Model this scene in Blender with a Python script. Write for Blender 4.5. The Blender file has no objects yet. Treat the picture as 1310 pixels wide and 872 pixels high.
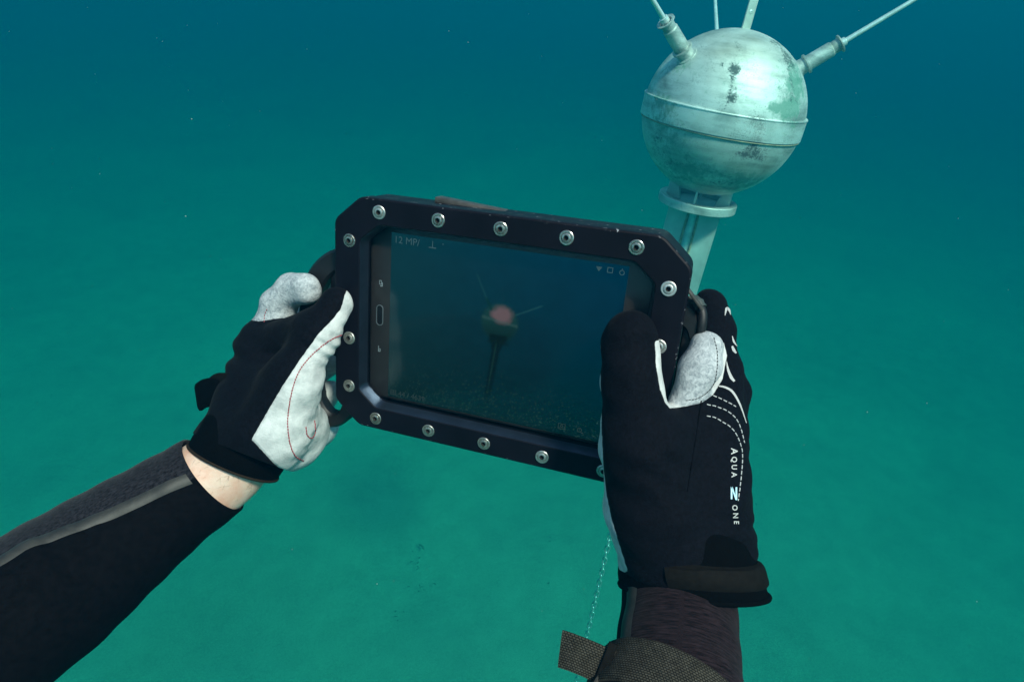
import bpy, bmesh, math, random
import numpy as np
from mathutils import Vector, Matrix

random.seed(7); np.random.seed(7)
sc = bpy.context.scene
col = sc.collection

# ------------------------------------------------------------------ camera
W0, H0, FPX = 1310.0, 872.0, 817.0          # photograph's pixels and focal length in them
PITCH, ROLL = math.radians(31.5), math.radians(5.0)
CAMLOC = np.array([0.0, 0.0, 6.2])
fwd = np.array([0, math.cos(PITCH), -math.sin(PITCH)])
r0 = np.array([1.0, 0, 0]); u0 = np.cross(r0, fwd)
right = math.cos(ROLL)*r0 + math.sin(ROLL)*u0
up = -math.sin(ROLL)*r0 + math.cos(ROLL)*u0
RC = np.stack([right, up, -fwd], 1)           # camera axes (x right, y up, z to viewer) -> world
cam = bpy.data.cameras.new('camera'); co = bpy.data.objects.new('camera', cam); col.objects.link(co)
cam.sensor_width = 36.0; cam.lens = FPX/W0*36.0; cam.clip_start = 0.01; cam.clip_end = 500
co.matrix_world = Matrix([[*RC[0], CAMLOC[0]], [*RC[1], CAMLOC[1]], [*RC[2], CAMLOC[2]], [0, 0, 0, 1]])
sc.camera = co

# ------------------------------------------------------------------ light
SUNC = np.array([0.36, 0.41, 0.84]); SUNC /= np.linalg.norm(SUNC)
SUN = RC @ SUNC                                # towards the sun, world
el = math.asin(SUN[2]); az = math.atan2(SUN[0], SUN[1])
w = bpy.data.worlds.new('World'); sc.world = w; w.use_nodes = True
nt = w.node_tree; bg = nt.nodes['Background']
sky = nt.nodes.new('ShaderNodeTexSky'); sky.sky_type = 'NISHITA'; sky.sun_disc = False
sky.sun_elevation = el; sky.sun_rotation = az
nt.links.new(sky.outputs[0], bg.inputs[0]); bg.inputs[1].default_value = 0.12
sl = bpy.data.lights.new('sun', 'SUN'); so = bpy.data.objects.new('sun', sl); col.objects.link(so)
sl.energy = 4.6; sl.angle = math.radians(9.0); sl.color = (1.0, 0.77, 0.70)
so.rotation_euler = Vector(SUN).to_track_quat('Z', 'Y').to_euler()
so.location = (0, 0, 10)

sc.view_settings.view_transform = 'Standard'; sc.view_settings.look = 'None'
sc.view_settings.exposure = 0.6; sc.view_settings.gamma = 1.0
sc.cycles.use_denoising = True
sc.cycles.volume_bounces = 2; sc.cycles.max_bounces = 8
sc.cycles.transparent_max_bounces = 16
sc.cycles.sample_clamp_indirect = 4.0

# ------------------------------------------------------------------ helpers
def P(px, py, d):
    """camera-frame point (x right, y up, z to viewer) seen at a photo pixel at depth d metres"""
    return np.array([(px-W0/2)/FPX*d, -(py-H0/2)/FPX*d, -d])
def toW(c):
    return CAMLOC + np.asarray(c, float) @ RC.T
def PW(px, py, d): return toW(P(px, py, d))
def pix(c):
    return np.stack([W0/2+FPX*c[:, 0]/-c[:, 2], H0/2-FPX*c[:, 1]/-c[:, 2]], 1)

def tag(o, label=None, cat=None, group=None, kind=None):
    for k, v in (('label', label), ('category', cat), ('group', group), ('kind', kind)):
        if v: o[k] = v
    return o
def empty(name, M, label, cat, group=None):
    o = bpy.data.objects.new(name, None); col.objects.link(o)
    o.empty_display_size = 0.05
    o.matrix_world = M if isinstance(M, Matrix) else Matrix.Translation(Vector(M))
    return tag(o, label, cat, group)
WM = {}
def mesh(name, verts, faces, mats, parent=None, smooth=True, world=True, midx=None, uv=None, attrs=None, sharp=None):
    """one mesh object; verts in world (world=True) or in the parent's local frame"""
    me = bpy.data.meshes.new(name)
    v = np.asarray(verts, float)
    if world and parent is not None:
        Mi = np.array(WMof(parent).inverted())
        v = v @ Mi[:3, :3].T + Mi[:3, 3]
    me.from_pydata(v.tolist(), [], [tuple(map(int, f)) for f in faces])
    if not isinstance(mats, (list, tuple)): mats = [mats]
    for m in mats: me.materials.append(m)
    if midx is not None: me.polygons.foreach_set('material_index', np.asarray(midx, np.int32))
    me.polygons.foreach_set('use_smooth', np.full(len(me.polygons), smooth))
    if uv is not None:
        l = me.uv_layers.new(name='UVMap'); li = np.zeros(len(me.loops), np.int32)
        me.loops.foreach_get('vertex_index', li)
        l.data.foreach_set('uv', np.asarray(uv, np.float32)[li].ravel())
    for k, a in (attrs or {}).items():
        a = np.asarray(a, np.float32)
        if a.ndim == 1:
            at = me.attributes.new(k, 'FLOAT', 'POINT'); at.data.foreach_set('value', a)
        else:
            at = me.attributes.new(k, 'FLOAT_COLOR', 'POINT'); at.data.foreach_set('color', a.ravel())
    me.update()
    if sharp is not None:
        me.set_sharp_from_angle(angle=math.radians(sharp))
    o = bpy.data.objects.new(name, me); col.objects.link(o)
    if parent is not None: o.parent = parent
    return o
def WMof(o):
    return WMof(o.parent) @ o.matrix_basis if o.parent else o.matrix_basis

def bm_obj(name, bm, mats, parent=None, smooth=False, sharp=35, bevel=0, seg=2):
    if bevel: bmesh.ops.bevel(bm, geom=list(bm.edges), offset=bevel, segments=seg, affect='EDGES', profile=0.5, clamp_overlap=True)
    bmesh.ops.recalc_face_normals(bm, faces=bm.faces)
    me = bpy.data.meshes.new(name); bm.to_mesh(me); bm.free()
    if not isinstance(mats, (list, tuple)): mats = [mats]
    for m in mats: me.materials.append(m)
    if smooth or bevel:
        me.polygons.foreach_set('use_smooth', np.full(len(me.polygons), True)); me.set_sharp_from_angle(angle=math.radians(sharp))
    o = bpy.data.objects.new(name, me); col.objects.link(o)
    if parent is not None: o.parent = parent
    return o
def frame_of(d, hint=(0, 0, 1)):
    d = np.asarray(d, float); d = d/np.linalg.norm(d)
    h = np.asarray(hint, float)
    if abs(h @ d) > 0.95: h = np.array([1.0, 0, 0])
    x = np.cross(h, d); x /= np.linalg.norm(x); y = np.cross(d, x)
    return x, y, d
def cat(pts, n):
    """Catmull-Rom resample of rows"""
    p = np.asarray(pts, float); m = len(p)
    q = np.vstack([2*p[0]-p[1], p, 2*p[-1]-p[-2]])
    t = np.linspace(0, m-1, n); i = np.minimum(t.astype(int), m-2); f = (t-i)[:, None]
    a, b, c, d = q[i], q[i+1], q[i+2], q[i+3]
    return 0.5*((2*b)+(-a+c)*f+(2*a-5*b+4*c-d)*f**2+(-a+3*b-3*c+d)*f**3)
def grid_faces(n, m, closed=True):
    F = []
    for i in range(n-1):
        for j in range(m if closed else m-1):
            F.append((i*m+j, i*m+(j+1) % m, (i+1)*m+(j+1) % m, (i+1)*m+j))
    return F
def tube(pts, rad, n=12, cap=True):
    """tube verts/faces along pts with radius per point"""
    pts = np.asarray(pts, float); k = len(pts); rad = np.broadcast_to(rad, (k,))
    T = np.gradient(pts, axis=0); T /= np.linalg.norm(T, axis=1)[:, None]
    x, y, _ = frame_of(T[0]); V = []
    for i in range(k):
        x = x-T[i]*(x@T[i]); x /= np.linalg.norm(x); y = np.cross(T[i], x)
        for j in range(n):
            a = 2*math.pi*j/n; V.append(pts[i]+rad[i]*(math.cos(a)*x+math.sin(a)*y))
    F = grid_faces(k, n)
    if cap: F += [tuple(range(n))[::-1], tuple(range((k-1)*n, k*n))]
    return np.array(V), F
def lathe(prof, n=64, c=(0, 0, 0), axis=(0, 0, 1), hint=(0, 1, 0)):
    """prof rows (radius, height)"""
    x, y, d = frame_of(axis, hint); V = []
    for r, h in prof:
        for j in range(n):
            a = 2*math.pi*j/n; V.append(np.asarray(c)+r*(math.cos(a)*x+math.sin(a)*y)+h*d)
    return np.array(V), grid_faces(len(prof), n)
def join(parts):
    V, F, o = [], [], 0
    for v, f in parts:
        V.append(np.asarray(v)); F += [tuple(int(i)+o for i in q) for q in f]; o += len(v)
    return np.vstack(V), F

# ------------------------------------------------------------------ materials
def new_mat(name):
    m = bpy.data.materials.new(name); m.use_nodes = True
    n = m.node_tree.nodes; b = n['Principled BSDF']
    return m, m.node_tree, n, b
def N(nt, typ, **kw):
    n = nt.nodes.new(typ)
    for k, v in kw.items():
        if k.startswith('i_'): n.inputs[k[2:].replace('_', ' ')].default_value = v
        elif k.startswith('n_'): n.inputs[int(k[2:])].default_value = v
        else: setattr(n, k, v)
    return n
def noise(nt, scale, detail=4, rough=0.55, vec=None, dist=0.0, coord='Object'):
    n = N(nt, 'ShaderNodeTexNoise', i_Scale=scale, i_Detail=detail, i_Roughness=rough, i_Distortion=dist)
    if vec is None:
        vec = N(nt, 'ShaderNodeTexCoord').outputs[coord]
    nt.links.new(vec, n.inputs['Vector'])
    return n.outputs['Fac']
def ramp(nt, fac, stops):
    r = N(nt, 'ShaderNodeValToRGB'); e = r.color_ramp.elements
    while len(e) < len(stops): e.new(0.5)
    for q, (p, c) in zip(e, stops):
        q.position = p; q.color = (*c, 1) if len(c) == 3 else c
    nt.links.new(fac, r.inputs[0]); return r.outputs[0]
def mixc(nt, fac, a, b):
    m = N(nt, 'ShaderNodeMix', data_type='RGBA')
    for sock, v in ((m.inputs[0], fac), (m.inputs[6], a), (m.inputs[7], b)):
        if hasattr(v, 'default_value') or hasattr(v, 'is_output'): nt.links.new(v, sock)
        elif isinstance(v, (tuple, list)): sock.default_value = (*v, 1)
        else: sock.default_value = v
    return m.outputs[2]
def math_(nt, op, a, b=0.0, clamp=False):
    m = N(nt, 'ShaderNodeMath', operation=op, use_clamp=clamp)
    for s, v in ((m.inputs[0], a), (m.inputs[1], b)):
        if isinstance(v, (int, float)): s.default_value = v
        else: nt.links.new(v, s)
    return m.outputs[0]
def bump(nt, b, h, strength, dist):
    n = N(nt, 'ShaderNodeBump', i_Strength=strength, i_Distance=dist)
    nt.links.new(h, n.inputs['Height']); nt.links.new(n.outputs[0], b.inputs['Normal'])
    return n
def simple(name, colr, rough=0.5, metal=0.0, var=0.0, scale=200, bmp=0.0, bscale=None, bdist=0.0003):
    m, t, n, b = new_mat(name)
    b.inputs['Base Color'].default_value = (*colr, 1); b.inputs['Roughness'].default_value = rough
    b.inputs['Metallic'].default_value = metal
    if rough >= .75 and max(colr) < .06: b.inputs['Specular IOR Level'].default_value = 0.04
    if var:
        c = ramp(t, noise(t, scale), [(0.25, tuple(x*(1-var) for x in colr)), (0.75, tuple(min(1, x*(1+var)) for x in colr))])
        t.links.new(c, b.inputs['Base Color'])
    if bmp: bump(t, b, noise(t, bscale or scale*3), bmp, bdist)
    return m

def mat_glove():
    m, t, n, b = new_mat('glove_fabric')
    at = N(t, 'ShaderNodeAttribute', attribute_name='panel').outputs['Fac']
    wob = math_(t, 'MULTIPLY', math_(t, 'SUBTRACT', noise(t, 260, 3), 0.5), 0.0010)
    fld = math_(t, 'ADD', at, wob)
    mask = math_(t, 'ADD', math_(t, 'MULTIPLY', fld, 2600.0), 0.5, True)
    blk = ramp(t, noise(t, 420, 5), [(0.34, (0.0014, 0.0015, 0.0026)), (0.70, (0.0032, 0.0036, 0.0062))])
    lint = ramp(t, noise(t, 1500, 2), [(0.74, (0, 0, 0)), (0.80, (1, 1, 1))])
    blk = mixc(t, math_(t, 'MULTIPLY', lint, 0.05), blk, (0.25, 0.27, 0.3))
    at2 = N(t, 'ShaderNodeAttribute', attribute_name='worn').outputs['Fac']
    wht = ramp(t, noise(t, 120, 6, 0.6), [(0.32, (0.39, 0.405, 0.395)), (0.60, (0.54, 0.55, 0.53))])
    mott = ramp(t, noise(t, 330, 6, 0.7, dist=1.0), [(0.36, (0.22, 0.245, 0.26)), (0.60, (0.46, 0.485, 0.49))])
    wht = mixc(t, at2, wht, mott)
    t.links.new(mixc(t, mask, blk, wht), b.inputs['Base Color'])
    b.inputs['Roughness'].default_value = 0.8
    b.inputs['Specular IOR Level'].default_value = 0.05   # under water the fabric's gloss nearly vanishes
    b.inputs['Sheen Weight'].default_value = 0.012; b.inputs['Sheen Roughness'].default_value = 0.5
    # seam groove + fabric relief
    groove = math_(t, 'MULTIPLY', math_(t, 'ABSOLUTE', fld), 900.0, True)
    h = math_(t, 'ADD', math_(t, 'MULTIPLY', groove, 0.5), math_(t, 'MULTIPLY', noise(t, 900, 4), 0.35))
    h = math_(t, 'ADD', h, math_(t, 'MULTIPLY', noise(t, 60, 3), 1.5))
    bump(t, b, h, 0.8, 0.0014)
    return m
def mat_heather(name, a, c, stretch):
    m, t, n, b = new_mat(name)
    uv = N(t, 'ShaderNodeTexCoord').outputs['UV']
    mp = N(t, 'ShaderNodeMapping'); mp.inputs['Scale'].default_value = stretch; t.links.new(uv, mp.inputs[0])
    f = noise(t, 1.0, 5, 0.75, vec=mp.outputs[0])
    t.links.new(ramp(t, f, [(0.40, a), (0.62, c)]), b.inputs['Base Color'])
    b.inputs['Roughness'].default_value = 0.9; b.inputs['Specular IOR Level'].default_value = 0.04
    b.inputs['Sheen Weight'].default_value = 0.05
    bump(t, b, f, 0.5, 0.0006)
    return m
def mat_web():
    m, t, n, b = new_mat('webbing')
    uv = N(t, 'ShaderNodeTexCoord').outputs['UV']
    br = N(t, 'ShaderNodeTexBrick', offset=0.5); t.links.new(uv, br.inputs[0])
    br.inputs['Scale'].default_value = 1.0; br.inputs['Mortar Size'].default_value = 0.00035
    br.inputs['Mortar Smooth'].default_value = 1.0
    br.inputs['Brick Width'].default_value = 0.0016; br.inputs['Row Height'].default_value = 0.0012
    br.inputs['Color1'].default_value = (0.050, 0.045, 0.034, 1); br.inputs['Color2'].default_value = (0.064, 0.058, 0.045, 1)
    br.inputs['Mortar'].default_value = (0.010, 0.009, 0.007, 1)
    fz = ramp(t, noise(t, 260, 5, .7), [(.3, (.55, .55, .55)), (.7, (1.25, 1.25, 1.25))]); mm = N(t, 'ShaderNodeMix', data_type='RGBA', blend_type='MULTIPLY'); mm.inputs[0].default_value = 1; t.links.new(br.outputs[0], mm.inputs[6]); t.links.new(fz, mm.inputs[7])
    t.links.new(mm.outputs[2], b.inputs['Base Color']); b.inputs['Roughness'].default_value = 0.8; b.inputs['Specular IOR Level'].default_value = 0.05
    inv = math_(t, 'SUBTRACT', 1.0, br.outputs['Fac']); bump(t, b, inv, 0.7, 0.0006)
    return m
def mat_housing():
    m, t, n, b = new_mat('anodised_aluminium')
    tc = N(t, 'ShaderNodeTexCoord').outputs['Object']
    base = ramp(t, noise(t, 30, 5), [(0.3, (0.0025, 0.0022, 0.0040)), (0.7, (0.0055, 0.0048, 0.0085))])
    sep = N(t, 'ShaderNodeSeparateXYZ'); t.links.new(tc, sep.inputs[0])
    # wear: chips along the outer rim, a few specks elsewhere
    ay = math_(t, 'ABSOLUTE', sep.outputs[1]); ax = math_(t, 'ABSOLUTE', sep.outputs[0])
    e = math_(t, 'MAXIMUM', math_(t, 'SUBTRACT', ay, 0.0795), math_(t, 'SUBTRACT', ax, 0.1150))
    e = math_(t, 'MAXIMUM', e, math_(t, 'MULTIPLY', math_(t, 'SUBTRACT', math_(t, 'ADD', ay, ax), 0.1795), 0.7))
    rim = math_(t, 'MULTIPLY', math_(t, 'ADD', e, 0.0), 400.0, True)
    ch = noise(t, 260, 6, 0.75)
    chips = math_(t, 'MULTIPLY', math_(t, 'SUBTRACT', math_(t, 'ADD', ch, math_(t, 'MULTIPLY', rim, 0.13)), 0.742), 14.0, True)
    mp = N(t, 'ShaderNodeMapping'); mp.inputs['Scale'].default_value = (25, 420, 60); mp.inputs['Rotation'].default_value = (0, 0, 1.1); t.links.new(tc, mp.inputs[0])
    scr = math_(t, 'MULTIPLY', math_(t, 'SUBTRACT', noise(t, 1.0, 4, 0.7, vec=mp.outputs[0]), 0.74), 5.0, True)
    wear = math_(t, 'MAXIMUM', chips, math_(t, 'MULTIPLY', scr, 0.25))
    t.links.new(mixc(t, wear, base, (0.42, 0.44, 0.47)), b.inputs['Base Color'])
    t.links.new(math_(t, 'ADD', math_(t, 'MULTIPLY', noise(t, 90, 5), 0.22), 0.36), b.inputs['Roughness'])
    b.inputs['Metallic'].default_value = 0.0; b.inputs['Specular IOR Level'].default_value = 0.12
    bump(t, b, noise(t, 1800, 3), 0.12, 0.0003)
    return m
def mat_probe(name='weathered_steel', stain=1.0, lift=0.0):
    m, t, n, b = new_mat(name)
    tc = N(t, 'ShaderNodeTexCoord').outputs['Object']
    mp = N(t, 'ShaderNodeMapping'); mp.inputs['Scale'].default_value = (4, 4, 30); t.links.new(tc, mp.inputs[0])
    brush = noise(t, 1.0, 6, 0.65, vec=mp.outputs[0])
    cloud = noise(t, 5.5, 5, 0.6, dist=0.6)
    c = ramp(t, math_(t, 'ADD', math_(t, 'MULTIPLY', brush, 0.45), math_(t, 'MULTIPLY', cloud, 0.55)),
             [(0.40, (0.32+lift, 0.35+lift, 0.32+lift)), (0.52, (0.66+lift, 0.66+lift, 0.62+lift)), (0.63, (0.80+lift, 0.79+lift, 0.75+lift))])
    warm = ramp(t, noise(t, 3.2, 4), [(0.50, (0, 0, 0)), (0.72, (1, 1, 1))])
    c = mixc(t, math_(t, 'MULTIPLY', warm, 0.45), c, (0.46, 0.38, 0.26))
    pit = math_(t, 'MULTIPLY', math_(t, 'SUBTRACT', math_(t, 'ADD', noise(t, 240, 4, 0.7), math_(t, 'MULTIPLY', noise(t, 11, 4, 0.6), 0.45)), 0.80), 9.0, True)
    c = mixc(t, math_(t, 'MULTIPLY', pit, 0.6), c, (0.12, 0.17, 0.15))
    at = N(t, 'ShaderNodeAttribute', attribute_name='stain').outputs['Fac']
    sp = math_(t, 'ADD', math_(t, 'MULTIPLY', noise(t, 170, 6, 0.8, dist=0.3), 0.65), math_(t, 'MULTIPLY', noise(t, 45, 4, 0.6), 0.35))
    spk = math_(t, 'MULTIPLY', math_(t, 'SUBTRACT', math_(t, 'ADD', math_(t, 'MULTIPLY', at, 0.24), math_(t, 'ADD', sp, math_(t, 'MULTIPLY', math_(t, 'SUBTRACT', cloud, 0.5), 0.16))), 0.635), 12.0, True)
    at3 = N(t, 'ShaderNodeAttribute', attribute_name='algae').outputs['Fac']
    al = math_(t, 'MULTIPLY', math_(t, 'SUBTRACT', math_(t, 'ADD', math_(t, 'MULTIPLY', at3, 0.36), noise(t, 38, 6, 0.7)), 0.62), 6.0, True)
    c = mixc(t, math_(t, 'MULTIPLY', al, 0.75), c, (0.10, 0.30, 0.22))
    c = mixc(t, math_(t, 'MULTIPLY', spk, 0.88*stain), c, (0.030, 0.060, 0.055))
    t.links.new(c, b.inputs['Base Color'])
    dirt = math_(t, 'MAXIMUM', spk, math_(t, 'MULTIPLY', al, 0.7))
    t.links.new(math_(t, 'SUBTRACT', 0.66, math_(t, 'MULTIPLY', dirt, 0.55)), b.inputs['Metallic'])
    t.links.new(math_(t, 'ADD', 0.54, math_(t, 'ADD', math_(t, 'MULTIPLY', cloud, 0.16), math_(t, 'MULTIPLY', dirt, 0.4))), b.inputs['Roughness'])
    h = math_(t, 'ADD', math_(t, 'MULTIPLY', brush, 0.3), math_(t, 'ADD', spk, math_(t, 'MULTIPLY', noise(t, 9, 3), 1.2)))
    bump(t, b, h, 0.25, 0.004)
    return m

M = {}
M['glove'] = mat_glove()
M['neo'] = simple('neoprene', (0.0022, 0.0018, 0.0021), 0.85, 0, 0.6, 260, 0.35, 1600)
M['cuff'] = simple('cuff_neoprene', (0.0010, 0.0010, 0.0010), 0.9, 0, 0.4, 300, 0.5, 900, 0.0006)
M['binding'] = simple('cuff_binding', (0.020, 0.014, 0.009), 0.9, 0, 0.4, 900)
M['heatherL'] = mat_heather('heather_grey', (0.004, 0.0036, 0.0046), (0.022, 0.0205, 0.0255), (900, 260, 1))
M['heatherR'] = mat_heather('heather_plum', (0.0028, 0.0016, 0.0020), (0.021, 0.0125, 0.0150), (90, 900, 1))
M['tape'] = simple('seam_tape', (0.019, 0.0170, 0.0135), 0.6, 0, 0.6, 120, 0.5, 400)
M['strapgrey'] = simple('strap_grey', (0.0062, 0.0056, 0.0046), 0.75, 0, 0.3, 300, 0.5, 900)
M['web'] = mat_web()
M['house'] = mat_housing()
M['rubber'] = simple('black_rubber', (0.0025, 0.0025, 0.003), 0.55, 0, 0.4, 120, 0.2, 900)
M['screw'] = simple('screw_steel', (0.72, 0.71, 0.66), 0.33, 0.85, 0.2, 900, 0.2, 1500)
M['socket'] = simple('screw_socket', (0.05, 0.045, 0.035), 0.6, 0.6)
M['wash'] = simple('screw_washer', (0.55, 0.54, 0.49), 0.45, 0.7, 0.25, 700)
M['bracket'] = simple('bracket_metal', (0.070, 0.064, 0.055), 0.5, 0.4, 0.4, 200)
M['bezel'] = simple('tablet_bezel', (0.052, 0.042, 0.040), 0.35, 0, 0.15, 40)
M['chrome'] = simple('button_rim', (0.45, 0.45, 0.46), 0.35, 0.6)
M['icon'] = simple('printed_icon', (0.55, 0.55, 0.55), 0.6)
M['probe'] = mat_probe(); M['band'] = mat_probe('pale_band', 0.6, 0.15)
M['rod'] = simple('antenna_steel', (0.76, 0.78, 0.74), 0.35, 0.45, 0.2, 40)
M['fin'] = simple('post_plate', (0.56, 0.60, 0.54), 0.55, 0.25, 0.22, 12, 0.3, 40, 0.002)
M['rust'] = simple('rusty_weld', (0.40, 0.33, 0.21), 0.8, 0.2, 0.45, 60, 0.5, 90, 0.002)
M['chain'] = simple('galvanised_chain', (0.62, 0.66, 0.63), 0.3, 0.7, 0.3, 60)
M['stitchr'] = simple('red_thread', (0.30, 0.045, 0.055), 0.9)
M['stitchw'] = simple('white_thread', (0.42, 0.42, 0.41), 0.9)
M['print'] = simple('white_print', (0.40, 0.40, 0.385), 0.7, 0, 0.25, 900)
M['printb'] = simple('blue_print', (0.40, 0.66, 0.74), 0.6)
M['seam'] = simple('dark_seam', (0.002, 0.002, 0.003), 0.95)

def mat_skin():
    m, t, n, b = new_mat('skin')
    c = ramp(t, noise(t, 70, 5), [(0.30, (0.56, 0.30, 0.21)), (0.60, (0.64, 0.47, 0.37)), (0.8, (0.60, 0.43, 0.33))])
    t.links.new(c, b.inputs['Base Color']); b.inputs['Roughness'].default_value = 0.5
    b.inputs['Subsurface Weight'].default_value = 0.12; b.inputs['Subsurface Radius'].default_value = (0.004, 0.0015, 0.0008)
    b.inputs['Subsurface Scale'].default_value = 1.0
    bump(t, b, noise(t, 700, 4), 0.35, 0.0004)
    return m
M['skin'] = mat_skin()
M['hair'] = simple('body_hair', (0.20, 0.12, 0.08), 0.6)

def mat_sand():
    m, t, n, b = new_mat('sand')
    big = noise(t, 0.35, 5, 0.55, dist=0.5); fine = noise(t, 55, 7, 0.85); mid = noise(t, 3.0, 5, 0.6)
    c = ramp(t, math_(t, 'ADD', math_(t, 'MULTIPLY', big, 0.22), math_(t, 'ADD', math_(t, 'MULTIPLY', mid, 0.18), math_(t, 'MULTIPLY', fine, 0.60))),
             [(0.36, (0.28, 0.28, 0.20)), (0.50, (0.41, 0.41, 0.31)), (0.64, (0.54, 0.54, 0.42))])
    gl = ramp(t, noise(t, 60, 2), [(0.73, (0, 0, 0)), (0.78, (1, 1, 1))])
    c = mixc(t, math_(t, 'MULTIPLY', gl, 0.8), c, (0.85, 0.85, 0.78))
    t.links.new(c, b.inputs['Base Color']); b.inputs['Roughness'].default_value = 0.9
    h = math_(t, 'ADD', fine, math_(t, 'MULTIPLY', mid, 3.0)); bump(t, b, h, 0.6, 0.02)
    return m
M['sand'] = mat_sand()

# ------------------------------------------------------------------ seabed and water
n = 140; xs = np.linspace(-1, 1, n); xs = np.sign(xs)*(np.abs(xs)**2.2)*95
X, Y = np.meshgrid(xs, xs, indexing='ij')
Z = 0.04*np.sin(0.9*X+0.5*np.sin(0.7*Y))*np.cos(0.55*Y+0.4) + 0.03*np.sin(2.1*X-1.3*Y) + 0.02*np.sin(3.7*Y+1.1*X)
V = np.stack([X, Y+5, Z-0.05], -1).reshape(-1, 3)
F = [(i*n+j, (i+1)*n+j, (i+1)*n+j+1, i*n+j+1) for i in range(n-1) for j in range(n-1)]
o = mesh('seabed', V, F, M['sand']); tag(o, 'pale sandy seabed under green water', 'seabed', kind='structure')
def ground(px, py):
    d = RC @ np.array([(px-W0/2)/FPX, -(py-H0/2)/FPX, -1.0])
    s = -CAMLOC[2]/d[2]; return CAMLOC+s*d

HZ = np.array([[-110, -100, -1.3], [110, 120, 6.82]])
def box_vf(a, b):
    v = [(x, y, z) for x in (a[0], b[0]) for y in (a[1], b[1]) for z in (a[2], b[2])]
    return v, [(0, 1, 3, 2), (4, 6, 7, 5), (0, 4, 5, 1), (2, 3, 7, 6), (0, 2, 6, 4), (1, 5, 7, 3)]
wm = bpy.data.materials.new('water_volume'); wm.use_nodes = True
for q in list(wm.node_tree.nodes):
    if q.type == 'BSDF_PRINCIPLED': wm.node_tree.nodes.remove(q)
pv = wm.node_tree.nodes.new('ShaderNodeVolumePrincipled')
pv.inputs['Density'].default_value = 0.30
pv.inputs['Color'].default_value = (0.0, 0.0460, 0.089, 1)
pv.inputs['Absorption Color'].default_value = (0.0, 0.559, 0.470, 1)
pv.inputs['Anisotropy'].default_value = 0.0
pv.inputs['Density Attribute'].default_value = ''
wm.node_tree.links.new(pv.outputs[0], wm.node_tree.nodes['Material Output'].inputs['Volume'])
v, f = box_vf(*HZ)
o = mesh('haze', v, f, wm, smooth=False); tag(o, 'blue green sea water filling the view', 'water', kind='stuff')

# ------------------------------------------------------------------ probe buoy on its post
R_S = 0.30; D_S = FPX*2*R_S/200.0
SC = PW(923, 147, D_S)
base = SC + np.array([0, 0, -1.25])
probe = empty('space_probe', base, 'weathered steel sphere with rod antennas on a plate post above the seabed', 'probe')
zc = (CAMLOC-SC)/np.linalg.norm(CAMLOC-SC); xc = right-zc*(right@zc); xc /= np.linalg.norm(xc); yc = np.cross(zc, xc)
RS = np.stack([xc, yc, zc], 1)                 # sphere as seen: x right, y up, z to viewer
LEAN = Matrix.Translation(Vector(SC)) @ Matrix.Rotation(math.radians(-2.6), 4, Vector(zc)) @ Matrix.Rotation(math.radians(-4.5), 4, Vector(xc)) @ Matrix.Translation(-Vector(SC))
LI = np.array(LEAN.inverted().to_3x3())
def stain_attr(Vw):
    """stain patches with shapes of their own, given by direction on the sphere"""
    d = (Vw-SC); d = d/np.linalg.norm(d, axis=1)[:, None]
    dc = d @ RS                                   # view-aligned axes used only to read where the photo's stains sit
    def spot(x, y, sx, sy, s=1):
        z = math.sqrt(max(0.02, 1-x*x-y*y)); c = np.array([x, y, z]); c = c/np.linalg.norm(c)
        q = dc-c
        return s*np.exp(-(q[:, 0]/sx)**2-(q[:, 1]/sy)**2-(q[:, 2]/max(sx, sy, .25))**2)
    s = sum([spot(0.06, 0.70, 0.06, 0.10, .75), spot(0.06, 0.42, 0.08, 0.09, 1), spot(0.08, 0.10, 0.09, 0.07, .9), spot(0.07, 0.26, 0.04, 0.12, .6),
             spot(0.42, -0.32, 0.10, 0.20, .85), spot(0.48, 0.80, 0.20, 0.07, .8), spot(0.30, -0.48, 0.16, 0.1, .6),
             spot(-0.50, -0.62, 0.28, 0.12, .6), spot(0.70, 0.52, 0.10, 0.16, .5), spot(-0.08, 0.48, 0.03, 0.05, .8), spot(0.0, -0.02, .12, .04, .7), spot(.62, .66, .14, .12, .75), spot(.36, -.14, .12, .10, .6), spot(.52, -.5, .1, .14, .6), spot(-.55, -.12, .14, .05, .5), spot(-.72, -.38, .14, .2, .55), spot(.15, -.82, .3, .1, .6), spot(.75, .2, .1, .2, .6)])
    a = sum([spot(0.76, 0.34, 0.16, 0.36, 1.0), spot(-0.78, 0.06, 0.24, 0.10, .8), spot(-0.60, -0.30, 0.30, 0.22, .65), spot(0.7, 0.02, .25, .12, .9),
             spot(-0.35, -0.72, 0.4, 0.16, .85), spot(0.40, -0.78, 0.35, 0.14, .8), spot(-0.62, 0.42, 0.3, 0.1, .5), spot(-.7, -.02, .2, .08, .7)])
    return np.clip(s, 0, 1), np.clip(a, 0, 1)
def steel(name, V, F, parent=probe, mt=None, **kw):
    s, a = stain_attr(np.asarray(V)); kw.setdefault('sharp', 40)
    return mesh(name, V, F, mt or M['probe'], parent, attrs={'stain': s, 'algae': a}, **kw)
for nm, lo, hi in (('upper_hemisphere', 0.12, math.pi/2), ('lower_hemisphere', -math.pi/2, -0.12)):
    pr = [(max(1e-5, R_S*math.cos(a)), R_S*math.sin(a)) for a in np.linspace(lo, hi, 60)]
    v, f = lathe(pr, 128, SC); steel(nm, v, f)
RB = R_S*1.014
pr = [(R_S*.97, .0385), (RB*1.0, .040), (RB*1.006, .0375), (RB*1.006, .0345), (RB, .033), (RB, -.036), (RB*.998, -.0385), (R_S*.97, -.0395)]
band_o = None
v, f = lathe(pr, 160, SC); band_o = steel('equator_band', v, f, mt=M['band'], sharp=30)
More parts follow.
